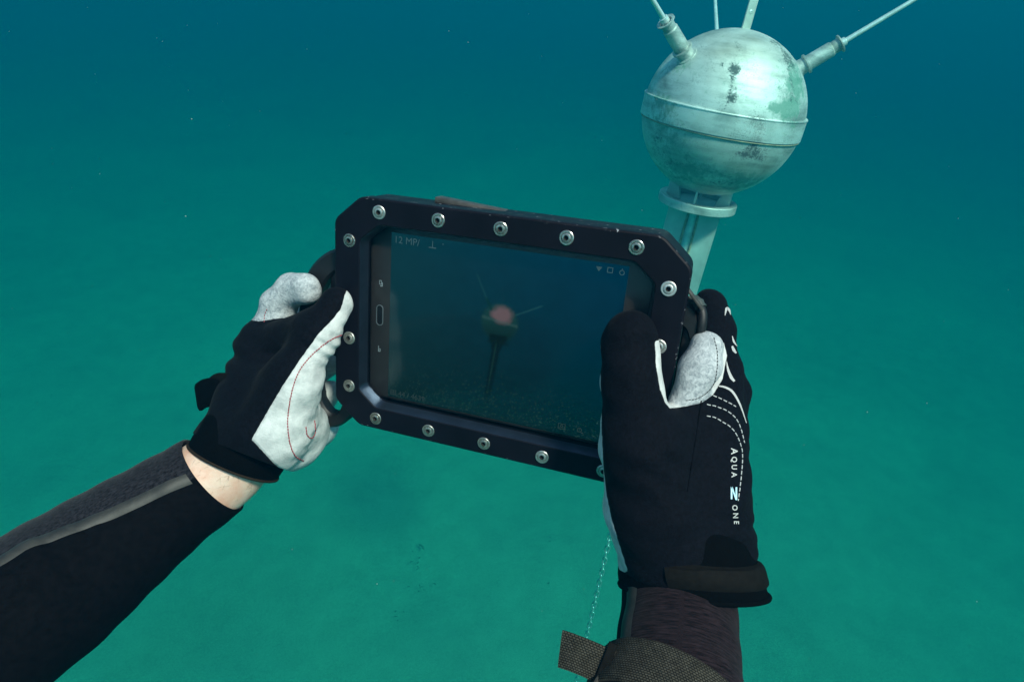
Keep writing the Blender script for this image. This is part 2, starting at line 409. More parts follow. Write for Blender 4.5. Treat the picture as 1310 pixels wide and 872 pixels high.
v, f = lathe([(R_S*.985, -.0415), (R_S*1.004, -.0425), (R_S*1.004, -.0455), (R_S*.985, -.047)], 128, SC); mesh('weld_line', v, f, M['rust'], band_o)

def w_of(c): return LI @ (RS @ (np.array(c, float)/np.linalg.norm(c)))
def rodset(d, length, sleeve=True):
    d = np.array(d, float); d /= np.linalg.norm(d)
    p0 = SC+d*R_S*0.99
    L = 0.155
    if sleeve:
        v, f = lathe([(0.0095, L-.012), (0.0225, L-.012), (0.0225, L), (0.032, L+.001), (0.032, L-.003), (0.0235, L-.005), (0.0225, L-.03), (0.0265, L-.034), (0.0275, .037), (0.036, .035), (0.036, .029),
                      (0.0280, .027), (0.0290, .006), (0.039, .003), (0.040, -.006)], 48, p0, d)
        root = steel('antenna_socket', v, f, sharp=30)
    else: root = None; L = 0.0
    pts = p0+np.linspace(L-.01, length, 24)[:, None]*d
    v, f = tube(pts, np.linspace(0.0092, 0.0056, 24), 14)
    o = mesh('antenna', v, f, M['rod'], probe, sharp=50)
    if root:
        v, f = lathe([(0.0155, L-.002), (0.0145, L+.016), (0.0105, L+.018)], 20, p0, d); mesh('ferrule', v, f, M['rod'], root, sharp=40)
dA1 = w_of((-.47, .66, .58)); dA2 = w_of((.845, .53, -.04))
rodset(dA1, 0.56); rodset(dA2, 0.66)
rodset(w_of((-.10, .62, -.78)), 0.75); 
# lifting blade on the pole
bl = []
x, y, _ = frame_of((0, 0, 1), fwd)
ax = right*0.9+fwd*0.45; ax[2] = 0; ax /= np.linalg.norm(ax); th = np.cross([0, 0, 1], ax)
bm = bmesh.new()
prof = [(-.019, R_S-.006), (.019, R_S-.006), (.0185, R_S+.10), (.012, R_S+.15), (0.0, R_S+.165), (-.012, R_S+.15), (-.0185, R_S+.10)]
vs = [[bm.verts.new(tuple(SC+ax*a+np.array([0, 0, h])+th*s-base)) for a, h in prof] for s in (-.003, .003)]
bm.faces.new(vs[0]); bm.faces.new(vs[1][::-1])
for i in range(len(prof)): bm.faces.new((vs[0][i], vs[0][(i+1) % len(prof)], vs[1][(i+1) % len(prof)], vs[1][i]))
blade = bm_obj('lifting_blade', bm, M['fin'], probe, bevel=.0012)
v, f = lathe([(.003, -.0045), (.0065, -.0045), (.0065, .0045), (.003, .0045), (.003, -.0045)], 20, SC+np.array([0, 0, R_S+.055]), th)
mesh('eyelet', v, f, M['rod'], blade)
# collar
ZC = -0.340
pr = [(0.128, ZC-.017), (0.1545, ZC-.017), (0.157, ZC-.014), (0.157, ZC+.014), (0.1545, ZC+.017), (0.130, ZC+.017), (0.128, ZC+.014), (0.128, ZC-.017)]
v, f = lathe(pr, 96, SC); steel('collar', v, f, sharp=30)
v, f = lathe([(1e-4, ZC-.004), (.131, ZC-.004), (.131, ZC-.012), (1e-4, ZC-.012)], 64, SC); mesh('collar_plate', v, f, M['fin'], probe, sharp=40)
# cruciform post plates
toCam = CAMLOC-SC; a0 = math.atan2(toCam[1], toCam[0])+math.radians(-4)
for k, (da, wd) in enumerate(((0, .10), (math.pi/2, .104), (math.pi, .10), (-math.pi/2, .104))):
    a = a0+da; e = np.array([math.cos(a), math.sin(a), 0]); t = np.array([-e[1], e[0], 0])
    if k in (0, 2): prof = [(.012, -1.25), (.021, -1.25), (.022, ZC-.06), (.024, ZC-.024), (.118, ZC-.0235), (.118, ZC-.0125), (.012, ZC-.0125)]
    else: prof = [(.012, -1.25), (wd, -1.25), (wd, ZC-.05), (.127, ZC-.024), (.127, ZC-.0125), (.012, ZC-.0125)]
    bm = bmesh.new(); hh = .0045
    vs = [[bm.verts.new(tuple(SC+e*r+np.array([0, 0, h])+t*s-base)) for r, h in prof] for s in (-hh, hh)]
    bm.faces.new(vs[0]); bm.faces.new(vs[1][::-1]); m_ = len(prof)
    for i in range(m_): bm.faces.new((vs[0][i], vs[0][(i+1) % m_], vs[1][(i+1) % m_], vs[1][i]))
    if k in (1, 3): bm_obj('post_plate', bm, M['fin'], probe, bevel=.0015)
    else: bm.free()
    # gusset above the collar plate holding the ball
    def rs(h): return math.sqrt(max(0, R_S**2-h*h))
    zt = ZC+.066; r1 = .127 if k in (1, 3) else .124
    prof = [(.070, ZC-.003), (r1, ZC-.003), (r1, zt), (.112, -math.sqrt(R_S**2-.112**2)-.001), (.085, -math.sqrt(R_S**2-.085**2)-.001)]
    bm = bmesh.new(); hh = .016 if k in (1, 3) else .004
    vs = [[bm.verts.new(tuple(SC+e*r+np.array([0, 0, h])+t*s-base)) for r, h in prof] for s in (-hh, hh)]
    bm.faces.new(vs[0]); bm.faces.new(vs[1][::-1]); m_ = len(prof)
    for i in range(m_): bm.faces.new((vs[0][i], vs[0][(i+1) % m_], vs[1][(i+1) % m_], vs[1][i]))
    bm_obj('gusset', bm, M['fin'], probe, bevel=.0012)
v, f = tube(SC+np.array([[0, 0, ZC-.012], [0, 0, -.8], [0, 0, -1.25]]), .0165, 24); mesh('core_tube', v, f, M['rod'], probe, sharp=50)
for s in (-1, 1):
    a = a0+s*math.radians(72); e = np.array([math.cos(a), math.sin(a), 0])*.0190
    pts = [SC+e*(1+.25*math.sin(9*z))+np.array([0, 0, z]) for z in np.linspace(ZC-.013, -1.2, 30)]
    v, f = tube(pts, .0050, 8); mesh('weld_bead', v, f, M['rust'], probe, sharp=60)
v, f = lathe([(1e-4, -1.25), (.05, -1.25), (.05, -1.262), (1e-4, -1.262)], 24, SC); mesh('post_foot', v, f, M['fin'], probe, sharp=40)

# the whole probe leans a little to the right
probe.matrix_world = LEAN @ probe.matrix_basis
# mooring chain
top = np.array(LEAN @ Vector(base+np.array([0, 0, -0.012]))); bot = np.array([top[0]-.03, top[1]-.02, -.03])
chain = empty('mooring_chain', bot, 'thin galvanised mooring chain running down to the sand beside the right wrist', 'chain')
def link_mesh():
    L, r, wr = .0175, .0115, .0044; pts = []
    for k in range(20):
        a = 2*math.pi*k/20; pts.append((r*math.cos(a), 0, r*math.sin(a)+(L if math.sin(a) > 0 else -L)))
    pts = np.array(pts); n_ = 8; V = []
    for k in range(20):
        T = pts[(k+1) % 20]-pts[k-1]; T /= np.linalg.norm(T); x = np.array([0, 1, 0]); y = np.cross(T, x)
        for j in range(n_):
            a = 2*math.pi*j/n_; V.append(pts[k]+wr*(math.cos(a)*x+math.sin(a)*y))
    F = [(k*n_+j, k*n_+(j+1) % n_, ((k+1) % 20)*n_+(j+1) % n_, ((k+1) % 20)*n_+j) for k in range(20) for j in range(n_)]
    return V, F
lv, lf = link_mesh(); lk = None
pitch = 2*(.0175+.0105-.0034)
nL = int(np.linalg.norm(top-bot)/pitch)
dirc = (bot-top)/np.linalg.norm(bot-top)
for i in range(nL):
    p = top+dirc*pitch*(i+.45)-bot
    if lk is None: lk = mesh('link', lv, lf, M['chain'], chain, world=False); o = lk
    else: o = lk.copy(); col.objects.link(o); o.parent = chain
    q = Vector(dirc).to_track_quat('-Z', 'Y')
    o.matrix_basis = Matrix.Translation(Vector(p)) @ q.to_matrix().to_4x4() @ Matrix.Rotation(.7+(i % 2)*math.pi/2+random.uniform(-.25, .25), 4, 'Z')

# ------------------------------------------------------------------ tablet housing
def rot(a, b, c):
    ca, sa, cb, sb, cc, s_ = math.cos(a), math.sin(a), math.cos(b), math.sin(b), math.cos(c), math.sin(c)
    return np.array([[1, 0, 0], [0, ca, -sa], [0, sa, ca]])@np.array([[cb, 0, sb], [0, 1, 0], [-sb, 0, cb]])@np.array([[cc, -s_, 0], [s_, cc, 0], [0, 0, 1]])
RT = rot(.3029, -.3087, -.0883); TT = np.array([-.0133, -.0008, -.4199])
RW = RC@RT; TWo = toW(TT)
MT = Matrix([[*RW[i], TWo[i]] for i in range(3)]+[[0, 0, 0, 1]])
house = empty('tablet_housing', MT, 'black metal underwater tablet housing with steel screws held in both gloved hands', 'housing')
def oct_(hx, hy, cx, cy, r=0.0, seg=1):
    p = [(-hx+cx, hy), (hx-cx, hy), (hx, hy-cy), (hx, -hy+cy), (hx-cx, -hy), (-hx+cx, -hy), (-hx, -hy+cy), (-hx, hy-cy)]
    if not r: return p
    out = []
    for i in range(8):
        a, b, c = np.array(p[i-1]), np.array(p[i]), np.array(p[(i+1) % 8])
        u = (a-b)/np.linalg.norm(a-b); v_ = (c-b)/np.linalg.norm(c-b)
        for t in np.linspace(0, 1, seg+1):
            q0 = b+u*r; q2 = b+v_*r; out.append(tuple((1-t)**2*q0+2*t*(1-t)*b+t*t*q2))
    return out
def rings(specs, closed_ring=False):
    """specs: list of (outline, z) with equal counts"""
    V = []; m_ = len(specs[0][0])
    for ol, z in specs: V += [(x, y, z) for x, y in ol]
    F = grid_faces(len(specs), m_)
    if closed_ring:
        k = len(specs)-1
        F += [(k*m_+j, k*m_+(j+1) % m_, (j+1) % m_, j) for j in range(m_)]
    return np.array(V), F
O = lambda d, r=.004: oct_(.1178-d, .0832-d, .0195-.41*d, .0170-.41*d, r, 4)
I = lambda d, r=.003: oct_(.0985+d, .0662+d, .0140+.41*d, .0118+.41*d, r, 4)
v, f = rings([(O(.0), -.0105), (O(0), -.0012), (O(.0003), -.0005), (O(.0012), 0), (I(.0006), 0), (I(.0), -.0005), (I(-.0022), -.0085), (I(-.0022), -.0105)], True)
bvl = simple('polished_bevel', (.045, .062, .090), .30, .9, .25, 60)
fm = len(I(0)); mi = [1 if k//fm == 5 else 0 for k in range(len(f))]
mesh('front_frame', v, f, [M['house'], bvl], house, world=False, sharp=25, midx=mi)
v, f = rings([(O(.0006), -.0112), (O(.0006), -.0325), (O(.003), -.035)])
nn = len(O(0)); f = list(f)+[tuple(range(2*nn, 3*nn)), tuple(range(nn))[::-1]]
# hollow tray: floor behind the tablet
v, f = rings([(I(.002), -.0112), (O(.0006), -.0112), (O(.0006), -.0325), (O(.003), -.035)])
f = list(f)+[tuple(range(3*nn, 4*nn))]
v2, f2 = rings([(I(.002), -.0112), (I(.002), -.026)]); f2 = [tuple(reversed(q)) for q in f2]+[tuple(range(nn, 2*nn))]
v, f = join([(v, f), (v2, f2)])
mesh('back_shell', v, f, M['house'], house, world=False, sharp=25)
# gasket between
v, f = rings([(O(.0014), -.0113), (O(.0014), -.0104)]); mesh('gasket', v, f, M['rubber'], house, world=False)
# clear window pane
gm, t, n_, b = new_mat('acrylic_pane')
for q in list(n_):
    if q.type != 'OUTPUT_MATERIAL': n_.remove(q)
tr = N(t, 'ShaderNodeBsdfTransparent'); tr.inputs[0].default_value = (.93, .95, .95, 1)
gl = N(t, 'ShaderNodeBsdfGlossy'); gl.inputs['Roughness'].default_value = .05
fr = N(t, 'ShaderNodeFresnel'); fr.inputs[0].default_value = 1.18
mx = N(t, 'ShaderNodeMixShader'); t.links.new(fr.outputs[0], mx.inputs[0]); t.links.new(tr.outputs[0], mx.inputs[1]); t.links.new(gl.outputs[0], mx.inputs[2])
t.links.new(mx.outputs[0], [q for q in n_ if q.type == 'OUTPUT_MATERIAL'][0].inputs[0])
p8 = oct_(.0965, .0642, .0135, .0113)
v, f = rings([(p8, -.0115), (p8, -.0088)]); f = list(f)+[tuple(range(8, 16)), tuple(range(8))[::-1]]
mesh('window_pane', v, f, gm, house, world=False, smooth=False)
# screws
def hexsock(n=6):
    return [(math.cos(2*math.pi*k/n), math.sin(2*math.pi*k/n)) for k in range(n)]
t = M['screw'].node_tree; oi_ = N(t, 'ShaderNodeObjectInfo'); b = t.nodes['Principled BSDF']
t.links.new(math_(t, 'ADD', 0.22, math_(t, 'MULTIPLY', oi_.outputs['Random'], 0.3)), b.inputs['Roughness'])
gr = ramp(t, math_(t, 'ADD', math_(t, 'MULTIPLY', noise(t, 650, 5, .7), .7), math_(t, 'MULTIPLY', oi_.outputs['Random'], .3)), [(.3, (.26, .24, .20)), (.55, (.56, .55, .51)), (.8, (.70, .70, .66))])
t.links.new(gr, b.inputs['Base Color'])
prs = [(.0046, -.0006), (.0046, .0004), (.0042, .0007), (.0034, .0007), (.0031, .0002), (.0029, .0002), (.0028, .0011), (.0024, .0013), (.0016, .0013)]
sv, sf = lathe(prs, 24)
hv = [(.0016*a, .0016*b_, .0013) for a, b_ in hexsock(24)]
sv2, sf2 = lathe([(.0016, .0013), (.0014, -.0006)], 24); 
kv = np.vstack([lathe([(.0016, .00131), (.0013, -.0004)], 6)[0], [[0, 0, -.0005]]])
kf = grid_faces(2, 6)+[(6+j, 6+(j+1) % 6, 12) for j in range(6)]
scr_me = None
spots = [(x*.0421, y*.0745) for y in (1, -1) for x in (-2, -1, 0, 1, 2)]+[(s*.1062, y) for s in (-1, 1) for y in (.053, .017 if s > 0 else -.0164, -.0532)]
for i, (x, y) in enumerate(spots):
    if scr_me is None:
        s0 = mesh('screw', sv, sf, M['screw'], house, world=False, sharp=30); k0 = mesh('hex_socket', kv, kf, M['socket'], s0, world=False, smooth=False)
        s1, k1 = s0, k0; scr_me = 1
    else:
        s1 = s0.copy(); col.objects.link(s1); s1.parent = house; k1 = k0.copy(); col.objects.link(k1); k1.parent = s1
    s1.matrix_basis = Matrix.Translation((x, y, .0001)) @ Matrix.Rotation(random.uniform(-.06, .06), 4, 'X') @ Matrix.Rotation(random.uniform(-.06, .06), 4, 'Y') @ Matrix.Rotation(random.uniform(0, 6.28), 4, 'Z')
# side handles
def handle(s):
    outer = cat([(-.116, .045), (-.131, .040), (-.146, .026), (-.155, .004), (-.158, -.030), (-.155, -.065), (-.148, -.088), (-.136, -.0985), (-.123, -.096), (-.113, -.087), (-.104, -.078)], 44)
    inner = cat([(-.116, .028), (-.127, .024), (-.136, .012), (-.1415, -.005), (-.143, -.030), (-.1415, -.060), (-.1375, -.079), (-.130, -.0865), (-.123, -.083), (-.119, -.072), (-.116, -.058)], 44)
    V = []; r = .0022
    for k in range(44):
        a, b_ = outer[k], inner[k]; u = (b_-a)/np.linalg.norm(b_-a)
        for off, z in ((0, -.0075-r), (r, -.0075), (None, -.0075), (-1, -.0075-r), (-1, -.0195+r), (None, -.0195), (r, -.0195), (0, -.0195+r)):
            if off is None: q = b_-u*r
            elif off == -1: q = b_
            else: q = a+u*off
            hx = q[0] if s < 0 else -.117+(q[0]+.117)*.42
            V.append((hx*(-s), q[1], z-.004))
    F = grid_faces(44, 8); F += [tuple(range(8)), tuple(range(43*8, 44*8))[::-1]]
    V = np.array(V)
    if s > 0: F = [tuple(reversed(q)) for q in F]
    return V, F
for s in (-1, 1):
    v, f = handle(s); mesh('handle', v, f, M['rubber'], house, world=False, sharp=40)
for s in (-1, 1):
    bm = bmesh.new(); bmesh.ops.create_cube(bm, size=1, matrix=Matrix.Translation((s*.1245, -.004, -.022)) @ Matrix.Diagonal((.0135, .072, .016, 1)))
    bm_obj('grip_block', bm, M['rubber'], house, bevel=.003)
# mounting bar on top edge, clip and cable at the right edge
bm = bmesh.new(); bmesh.ops.create_cube(bm, size=1, matrix=Matrix.Translation((-.030, .0822, -.026)) @ Matrix.Rotation(-.07, 4, 'Z') @ Matrix.Diagonal((.050, .0050, .010, 1)))
bm_obj('mounting_bar', bm, M['bracket'], house, bevel=.0012)
bm = bmesh.new(); bmesh.ops.create_cube(bm, size=1, matrix=Matrix.Translation((.1215, .0475, -.010)) @ Matrix.Rotation(-.80, 4, 'Z') @ Matrix.Diagonal((.017, .0018, .006, 1)))
bm_obj('latch_plate', bm, M['bracket'], house, bevel=.0006)
pts = cat([(.117, .043, -.019), (.123, .0435, -.017), (.1275, .038, -.014), (.1285, .030, -.012), (.1285, .018, -.014), (.128, .000, -.020)], 26)
v, f = tube(pts, .0030, 10); cab = mesh('cable', v, f, M['rubber'], house, world=False, sharp=60)
v, f = tube(pts[2:9], np.where(np.arange(7) % 2, .0036, .0042), 10); mesh('strain_relief', v, f, simple('strain_relief_rubber', (.03, .045, .04), .6), cab, world=False, sharp=60)

# ------------------------------------------------------------------ the tablet inside
tab = empty('tablet', MT @ Matrix.Translation((0, 0, -.0262)), 'dark tablet showing a live camera picture inside the housing window', 'tablet')
ZT = .0262
def tbox(name, x0, x1, y0, y1, z0, z1, mt, bev, parent=tab):
    bm = bmesh.new(); bmesh.ops.create_cube(bm, size=1, matrix=Matrix.Translation(((x0+x1)/2, (y0+y1)/2, (z0+z1)/2+ZT)) @ Matrix.Diagonal((x1-x0, y1-y0, z1-z0, 1)))
    return bm_obj(name, bm, mt, parent, bevel=bev, seg=3)
ZB = -.0152
body = tbox('body', -.0998, .0985, -.0655, .0665, -.0255, ZB, M['bezel'], .003)
# display picture, one small cell per screen dot, in vertex colours
nx, ny = 288, 216
X0, X1, Y0, Y1 = -.0826, .0802, -.0622, .0598
gx = np.linspace(0, 1, nx); gy = np.linspace(0, 1, ny)
GX, GY = np.meshgrid(gx, gy, indexing='ij')                   # GY up
lin = lambda r, g, b_: np.array([((q/255+.055)/1.055)**2.4 if q > 10 else q/255/12.92 for q in (r, g, b_)])
c_tl, c_tr, c_bl, c_br = lin(16, 62, 72), lin(0, 52, 78), lin(12, 42, 42), lin(0, 38, 40)
img = (c_tl*((1-GX)*GY)[..., None]+c_tr*(GX*GY)[..., None]+c_bl*((1-GX)*(1-GY))[..., None]+c_br*(GX*(1-GY))[..., None])
asp = (X1-X0)/(Y1-Y0)
def blend(c, a):
    global img
    img = img*(1-a[..., None])+c*a[..., None]
def sstep(d, w_): return np.clip(.5-d/w_, 0, 1)
rng = np.random.RandomState(3)
def sm_noise(k):
    g = rng.rand(k+2, k+2); x = GX*k; y = GY*k; i = x.astype(int); j = y.astype(int); fx = x-i; fy = y-j
    fx = fx*fx*(3-2*fx); fy = fy*fy*(3-2*fy)
    return (g[i, j]*(1-fx)+g[i+1, j]*fx)*(1-fy)+(g[i, j+1]*(1-fx)+g[i+1, j+1]*fx)*fy
nz = .5*sm_noise(24)+.3*sm_noise(60)+.2*sm_noise(120)
img = img*(0.86+.28*nz[..., None])
px, py = .505, .585; U = (GX-px)*asp; Vv = GY-py
rr = np.hypot(U, Vv); R_ = .105
blend(lin(26, 66, 62), sstep(rr-R_, .025)*(.65+.3*nz))
blend(lin(5, 30, 27), sstep(rr-R_, .03)*np.clip(-Vv*9+.15, 0, 1)*.8)
blend(lin(38, 78, 72), sstep(rr-R_, .03)*np.clip(Vv*6+.15, 0, 1)*.45*(nz+.3))
rp = np.hypot((U-.010)/.058, (Vv-.048)/.050)+.45*(nz-.5); blend(lin(132, 100, 104), np.clip((1.30-rp)*1.4, 0, .85)**1.2)
blend(lin(70, 100, 96), sstep(np.abs(Vv-.008+U*.12)-.008, .006)*sstep(np.abs(U)-R_, .01)*.35)
wd = np.interp(-Vv, [.06, .10, .13, .17, .40, .50], [.05, .052, .034, .024, .020, .017])
cx_ = -.10*(-Vv-.06)*1.0
blend(lin(5, 24, 22), sstep(np.abs(U-cx_)-wd, .012)*((-Vv > .07) & (-Vv < .54))*np.interp(-Vv, [.07, .4, .54], [.8, .65, 0]))
blend(lin(36, 72, 66), sstep(np.abs(U-cx_+.004)-.004, .006)*((-Vv > .12) & (-Vv < .46))*np.interp(-Vv, [.12, .3, .46], [.5, .5, 0]))
blend(lin(8, 34, 32), sstep(np.abs(Vv+.115)-.010, .01)*sstep(np.abs(U)-.062, .012)*.6)
def seg(u0_, v0_, u1_, v1_, w_, c, a):
    d = np.array([u1_-u0_, v1_-v0_]); L2 = d@d
    t_ = np.clip(((U-u0_)*d[0]+(Vv-v0_)*d[1])/L2, 0, 1); blend(c, sstep(np.hypot(U-u0_-t_*d[0], Vv-v0_-t_*d[1])-w_, .006)*a)
seg(-.055, .07, -.085, .125, .008, lin(10, 52, 48), .8); seg(-.085, .125, -.15, .25, .0028, lin(34, 82, 86), .75); seg(.01, .10, .0, .2, .002, lin(30, 70, 76), .4)
seg(.09, .06, .23, .135, .0032, lin(40, 88, 92), .75)
sp = rng.rand(nx, ny); dens = np.clip(1.1-GY*4.2+.4*np.sin(GX*3.1), 0, 1)
blend(lin(74, 104, 92), ((sp > .995-.034*dens)*1.0)*(.25+.6*rng.rand(nx, ny))*np.clip(dens+.12, 0, 1))
img = np.clip(img, 0, 1)
V = np.stack([X0+GX*(X1-X0), Y0+GY*(Y1-Y0), np.full_like(GX, ZB+.0003+ZT)], -1).reshape(-1, 3)
F = [(i*ny+j, (i+1)*ny+j, (i+1)*ny+j+1, i*ny+j+1) for i in range(nx-1) for j in range(ny-1)]
sm, t, n_, b = new_mat('display')
at = N(t, 'ShaderNodeAttribute', attribute_name='pic')
b.inputs['Base Color'].default_value = (.004, .004, .005, 1); b.inputs['Roughness'].default_value = .12
t.links.new(at.outputs['Color'], b.inputs['Emission Color']); b.inputs['Emission Strength'].default_value = 0.50
screen = mesh('screen', V, F, sm, tab, world=False, smooth=False, attrs={'pic': np.concatenate([img, np.ones((nx, ny, 1))], -1).reshape(-1, 4)})
def emis(name, c, s):
    m, t, n_, b = new_mat(name); b.inputs['Base Color'].default_value = (0, 0, 0, 1)
    b.inputs['Emission Color'].default_value = (*c, 1); b.inputs['Emission Strength'].default_value = s
    return m
M['ui'] = emis('screen_text', (.030, .058, .066), 1.0); M['ui2'] = emis('screen_text_dim', (.018, .028, .026), 1.0)
def text_verts(s, size=1.0, bold=0.0):
    cu = bpy.data.curves.new('t', 'FONT'); cu.body = s; cu.size = size; cu.resolution_u = 3; cu.offset = bold*size
    o = bpy.data.objects.new('t', cu); col.objects.link(o)
    dg = bpy.context.evaluated_depsgraph_get(); me = o.evaluated_get(dg).to_mesh()
    v = np.array([q.co[:] for q in me.vertices]); f = [tuple(p.vertices) for p in me.polygons]
    o.evaluated_get(dg).to_mesh_clear(); bpy.data.objects.remove(o); bpy.data.curves.remove(cu)
    return v, f
def scr_text(s, x, y, size, mt, name='screen_text'):
    v, f = text_verts(s, size); v = v+np.array([x, y, ZB+.0006+ZT]); return mesh(name, v, f, mt, screen, world=False, smooth=False)
scr_text('12 MP/', X0+.002, Y1-.0068, .0068, M['ui']); scr_text('0 : 0:0', X0+.003, Y1-.012, .004, M['ui2']) if False else None
scr_text('44 / 4639', X0+.0085, Y0+.0020, .0056, M['ui2'])
def ring2(x, y, r0_, r1_, n=20, squash=1, a0=0, a1=2*math.pi):
    V = []; 
    for k in range(n+1):
        a = a0+(a1-a0)*k/n
        for r in (r0_, r1_): V.append((x+r*math.cos(a), y+squash*r*math.sin(a), ZB+.0006+ZT))
    return np.array(V), [(2*k, 2*k+1, 2*k+3, 2*k+2) for k in range(n)]
def rect2(x0, x1, y0, y1, z=None):
    z = ZB+.0006+ZT if z is None else z
    return np.array([(x0, y0, z), (x1, y0, z), (x1, y1, z), (x0, y1, z)]), [(0, 1, 2, 3)]
def ui(name, parts, mt): v, f = join(parts); return mesh(name, v, f, mt, screen, world=False, smooth=False)
# tripod mark after 12 MP, grid mark before the counter, status marks, camera and magnifier marks
bx_ = X0+.0285; by_ = Y1-.0065
ui('tripod_mark', [rect2(bx_+.0020, bx_+.0026, by_, by_+.0045), rect2(bx_-.0004, bx_+.005, by_-.0004, by_+.0004), rect2(bx_+.0095, bx_+.0103, by_+.003, by_+.0038)], M['ui'])
ui('grid_mark', [rect2(X0+.002+i*.0018, X0+.0033+i*.0018, Y0+.002+j*.0015, Y0+.003+j*.0015) for i in range(3) for j in range(3)], M['ui2'])
ui('signal_mark', [(np.array([(X1-.0185, Y1-.0058, ZB+.0006+ZT), (X1-.0165, Y1-.0028, ZB+.0006+ZT), (X1-.0205, Y1-.0028, ZB+.0006+ZT)]), [(0, 1, 2)])], M['ui'])
q = .0018; cx0, cy0 = X1-.0115, Y1-.0040
ui('frame_mark', [rect2(cx0-q, cx0+q, cy0+q-.0005, cy0+q), rect2(cx0-q, cx0+q, cy0-q, cy0-q+.0005), rect2(cx0-q, cx0-q+.0005, cy0-q+.0005, cy0+q-.0005), rect2(cx0+q-.0005, cx0+q, cy0-q+.0005, cy0+q-.0005)], M['ui'])
ui('timer_mark', [ring2(X1-.004, Y1-.0045, .0012, .0017), rect2(X1-.0043, X1-.0037, Y1-.0028, Y1-.0020)], M['ui'])
cx0, cy0 = X1-.030, Y0+.006
ui('camera_mark', [ring2(cx0, cy0, .0006, .0011), rect2(cx0-.0026, cx0+.0026, cy0+.0016, cy0+.0020), rect2(cx0-.0026, cx0+.0026, cy0-.0022, cy0-.0018), rect2(cx0-.0026, cx0-.0022, cy0-.0018, cy0+.0016), rect2(cx0+.0022, cx0+.0026, cy0-.0018, cy0+.0016)], M['ui2'])
cx0 += .0125
ui('zoom_mark', [ring2(cx0, cy0, .0012, .0017), rect2(cx0+.0012, cx0+.0028, cy0-.0022, cy0-.0014)], M['ui2'])
# home button and two touch keys
def stadium(hx, hy, n=8):
    r = hx; p = []
    for k in range(n+1): a = math.pi*k/n; p.append((r*math.cos(a), hy-r+r*math.sin(a)))
    for k in range(n+1): a = math.pi+math.pi*k/n; p.append((r*math.cos(a), -hy+r+r*math.sin(a)))
    return p
HB = (-.0905, -.0008)
st = lambda hx, hy: [(x+HB[0], y+HB[1]) for x, y in stadium(hx, hy)]
v, f = rings([(st(.0028, .0078), ZB+ZT+.0002), (st(.0027, .0077), ZB+ZT+.0007), (st(.0023, .0073), ZB+ZT+.0007), (st(.0022, .0072), ZB+ZT+.0002)])
hb = mesh('home_button', np.vstack([v]), f, M['chrome'], tab, world=False, smooth=False)
v, f = rings([(st(.00215, .00715), ZB+ZT-.0001), (st(.0020, .0070), ZB+ZT+.0004)]); f = list(f)+[tuple(range(18, 36))]
mesh('button_cap', v, f, simple('button_cap_black', (.012, .012, .014), .3), hb, world=False, smooth=False)
zt = ZB+ZT+.0003
v, f = join([rect2(-.0913, -.0895, .0245, .0249, zt), rect2(-.0913, -.0895, .0218, .0222, zt), rect2(-.0913, -.0909, .0222, .0245, zt), rect2(-.0899, -.0895, .0222, .0245, zt), rect2(-.0893, -.0887, .0205, .0235, zt), rect2(-.0905, -.0893, .0205, .0212, zt)])
mesh('recent_key', v, f, M['icon'], tab, world=False, smooth=False)
v, f = join([rect2(-.0913, -.0908, -.0285, -.0240, zt), rect2(-.0908, -.0895, -.0285, -.0279, zt), rect2(-.0899, -.0894, -.0279, -.0262, zt), rect2(-.0906, -.0899, -.0268, -.0262, zt)])
mesh('back_key', v, f, M['icon'], tab, world=False, smooth=False)

# ------------------------------------------------------------------ diver: gloves as smooth distance fields
person = empty('person', toW((0, -.35, -.05)), 'diver in dark wetsuit and black and white gloves holding out the tablet housing', 'person')

def cap_sd(p, a, b, ra, rb):
    ba = b-a; pa = p-a; h = np.clip((pa@ba)/(ba@ba), 0, 1)
    return np.sqrt(((pa-h[:, None]*ba)**2).sum(1))-(ra+(rb-ra)*h)
def smin(a, b, k):
    h = np.clip(k-np.abs(a-b), 0, None)/k
    return np.minimum(a, b)-h*h*k*.25
class Field:
    def __init__(s, prims, cuts=()):
        s.prims = [(P(*c[0:3]).astype(np.float32), P(*c[4:7]).astype(np.float32), c[3], c[7], c[8], c[9]) for c in prims]
        s.cuts = cuts
    def __call__(s, p, group=None):
        d = None
        for a, b, ra, rb, k, g in s.prims:
            if group is not None and g not in group: continue
            q = cap_sd(p, a, b, ra, rb)
            d = q if d is None else smin(d, q, k)
        if group is None:
            for fn in s.cuts: d = fn(p, d)
        return d
    def grad(s, p, e=.0006):
        g = np.stack([s(p+np.eye(3, dtype=np.float32)[i]*e)-s(p-np.eye(3, dtype=np.float32)[i]*e) for i in range(3)], 1)
        return g/np.maximum(1e-9, np.linalg.norm(g, axis=1))[:, None]
    def trace(s, px, dmin=.28, dmax=.56):
        """first hit of the surface for pattern points given on the photo"""
        px = np.asarray(px, float); dr = np.stack([(px[:, 0]-W0/2)/FPX, -(px[:, 1]-H0/2)/FPX, -np.ones(len(px))], 1)
        t_ = np.full(len(px), dmin)
        for _ in range(70): t_ = np.minimum(dmax, t_+.75*s((dr*t_[:, None]).astype(np.float32)))
        return dr*t_[:, None]
    def bounds(s):
        lo = np.min([np.minimum(a-ra, b-rb) for a, b, ra, rb, _, _ in s.prims], 0)-.006
        hi = np.max([np.maximum(a+ra, b+rb) for a, b, ra, rb, _, _ in s.prims], 0)+.006
        return lo, hi
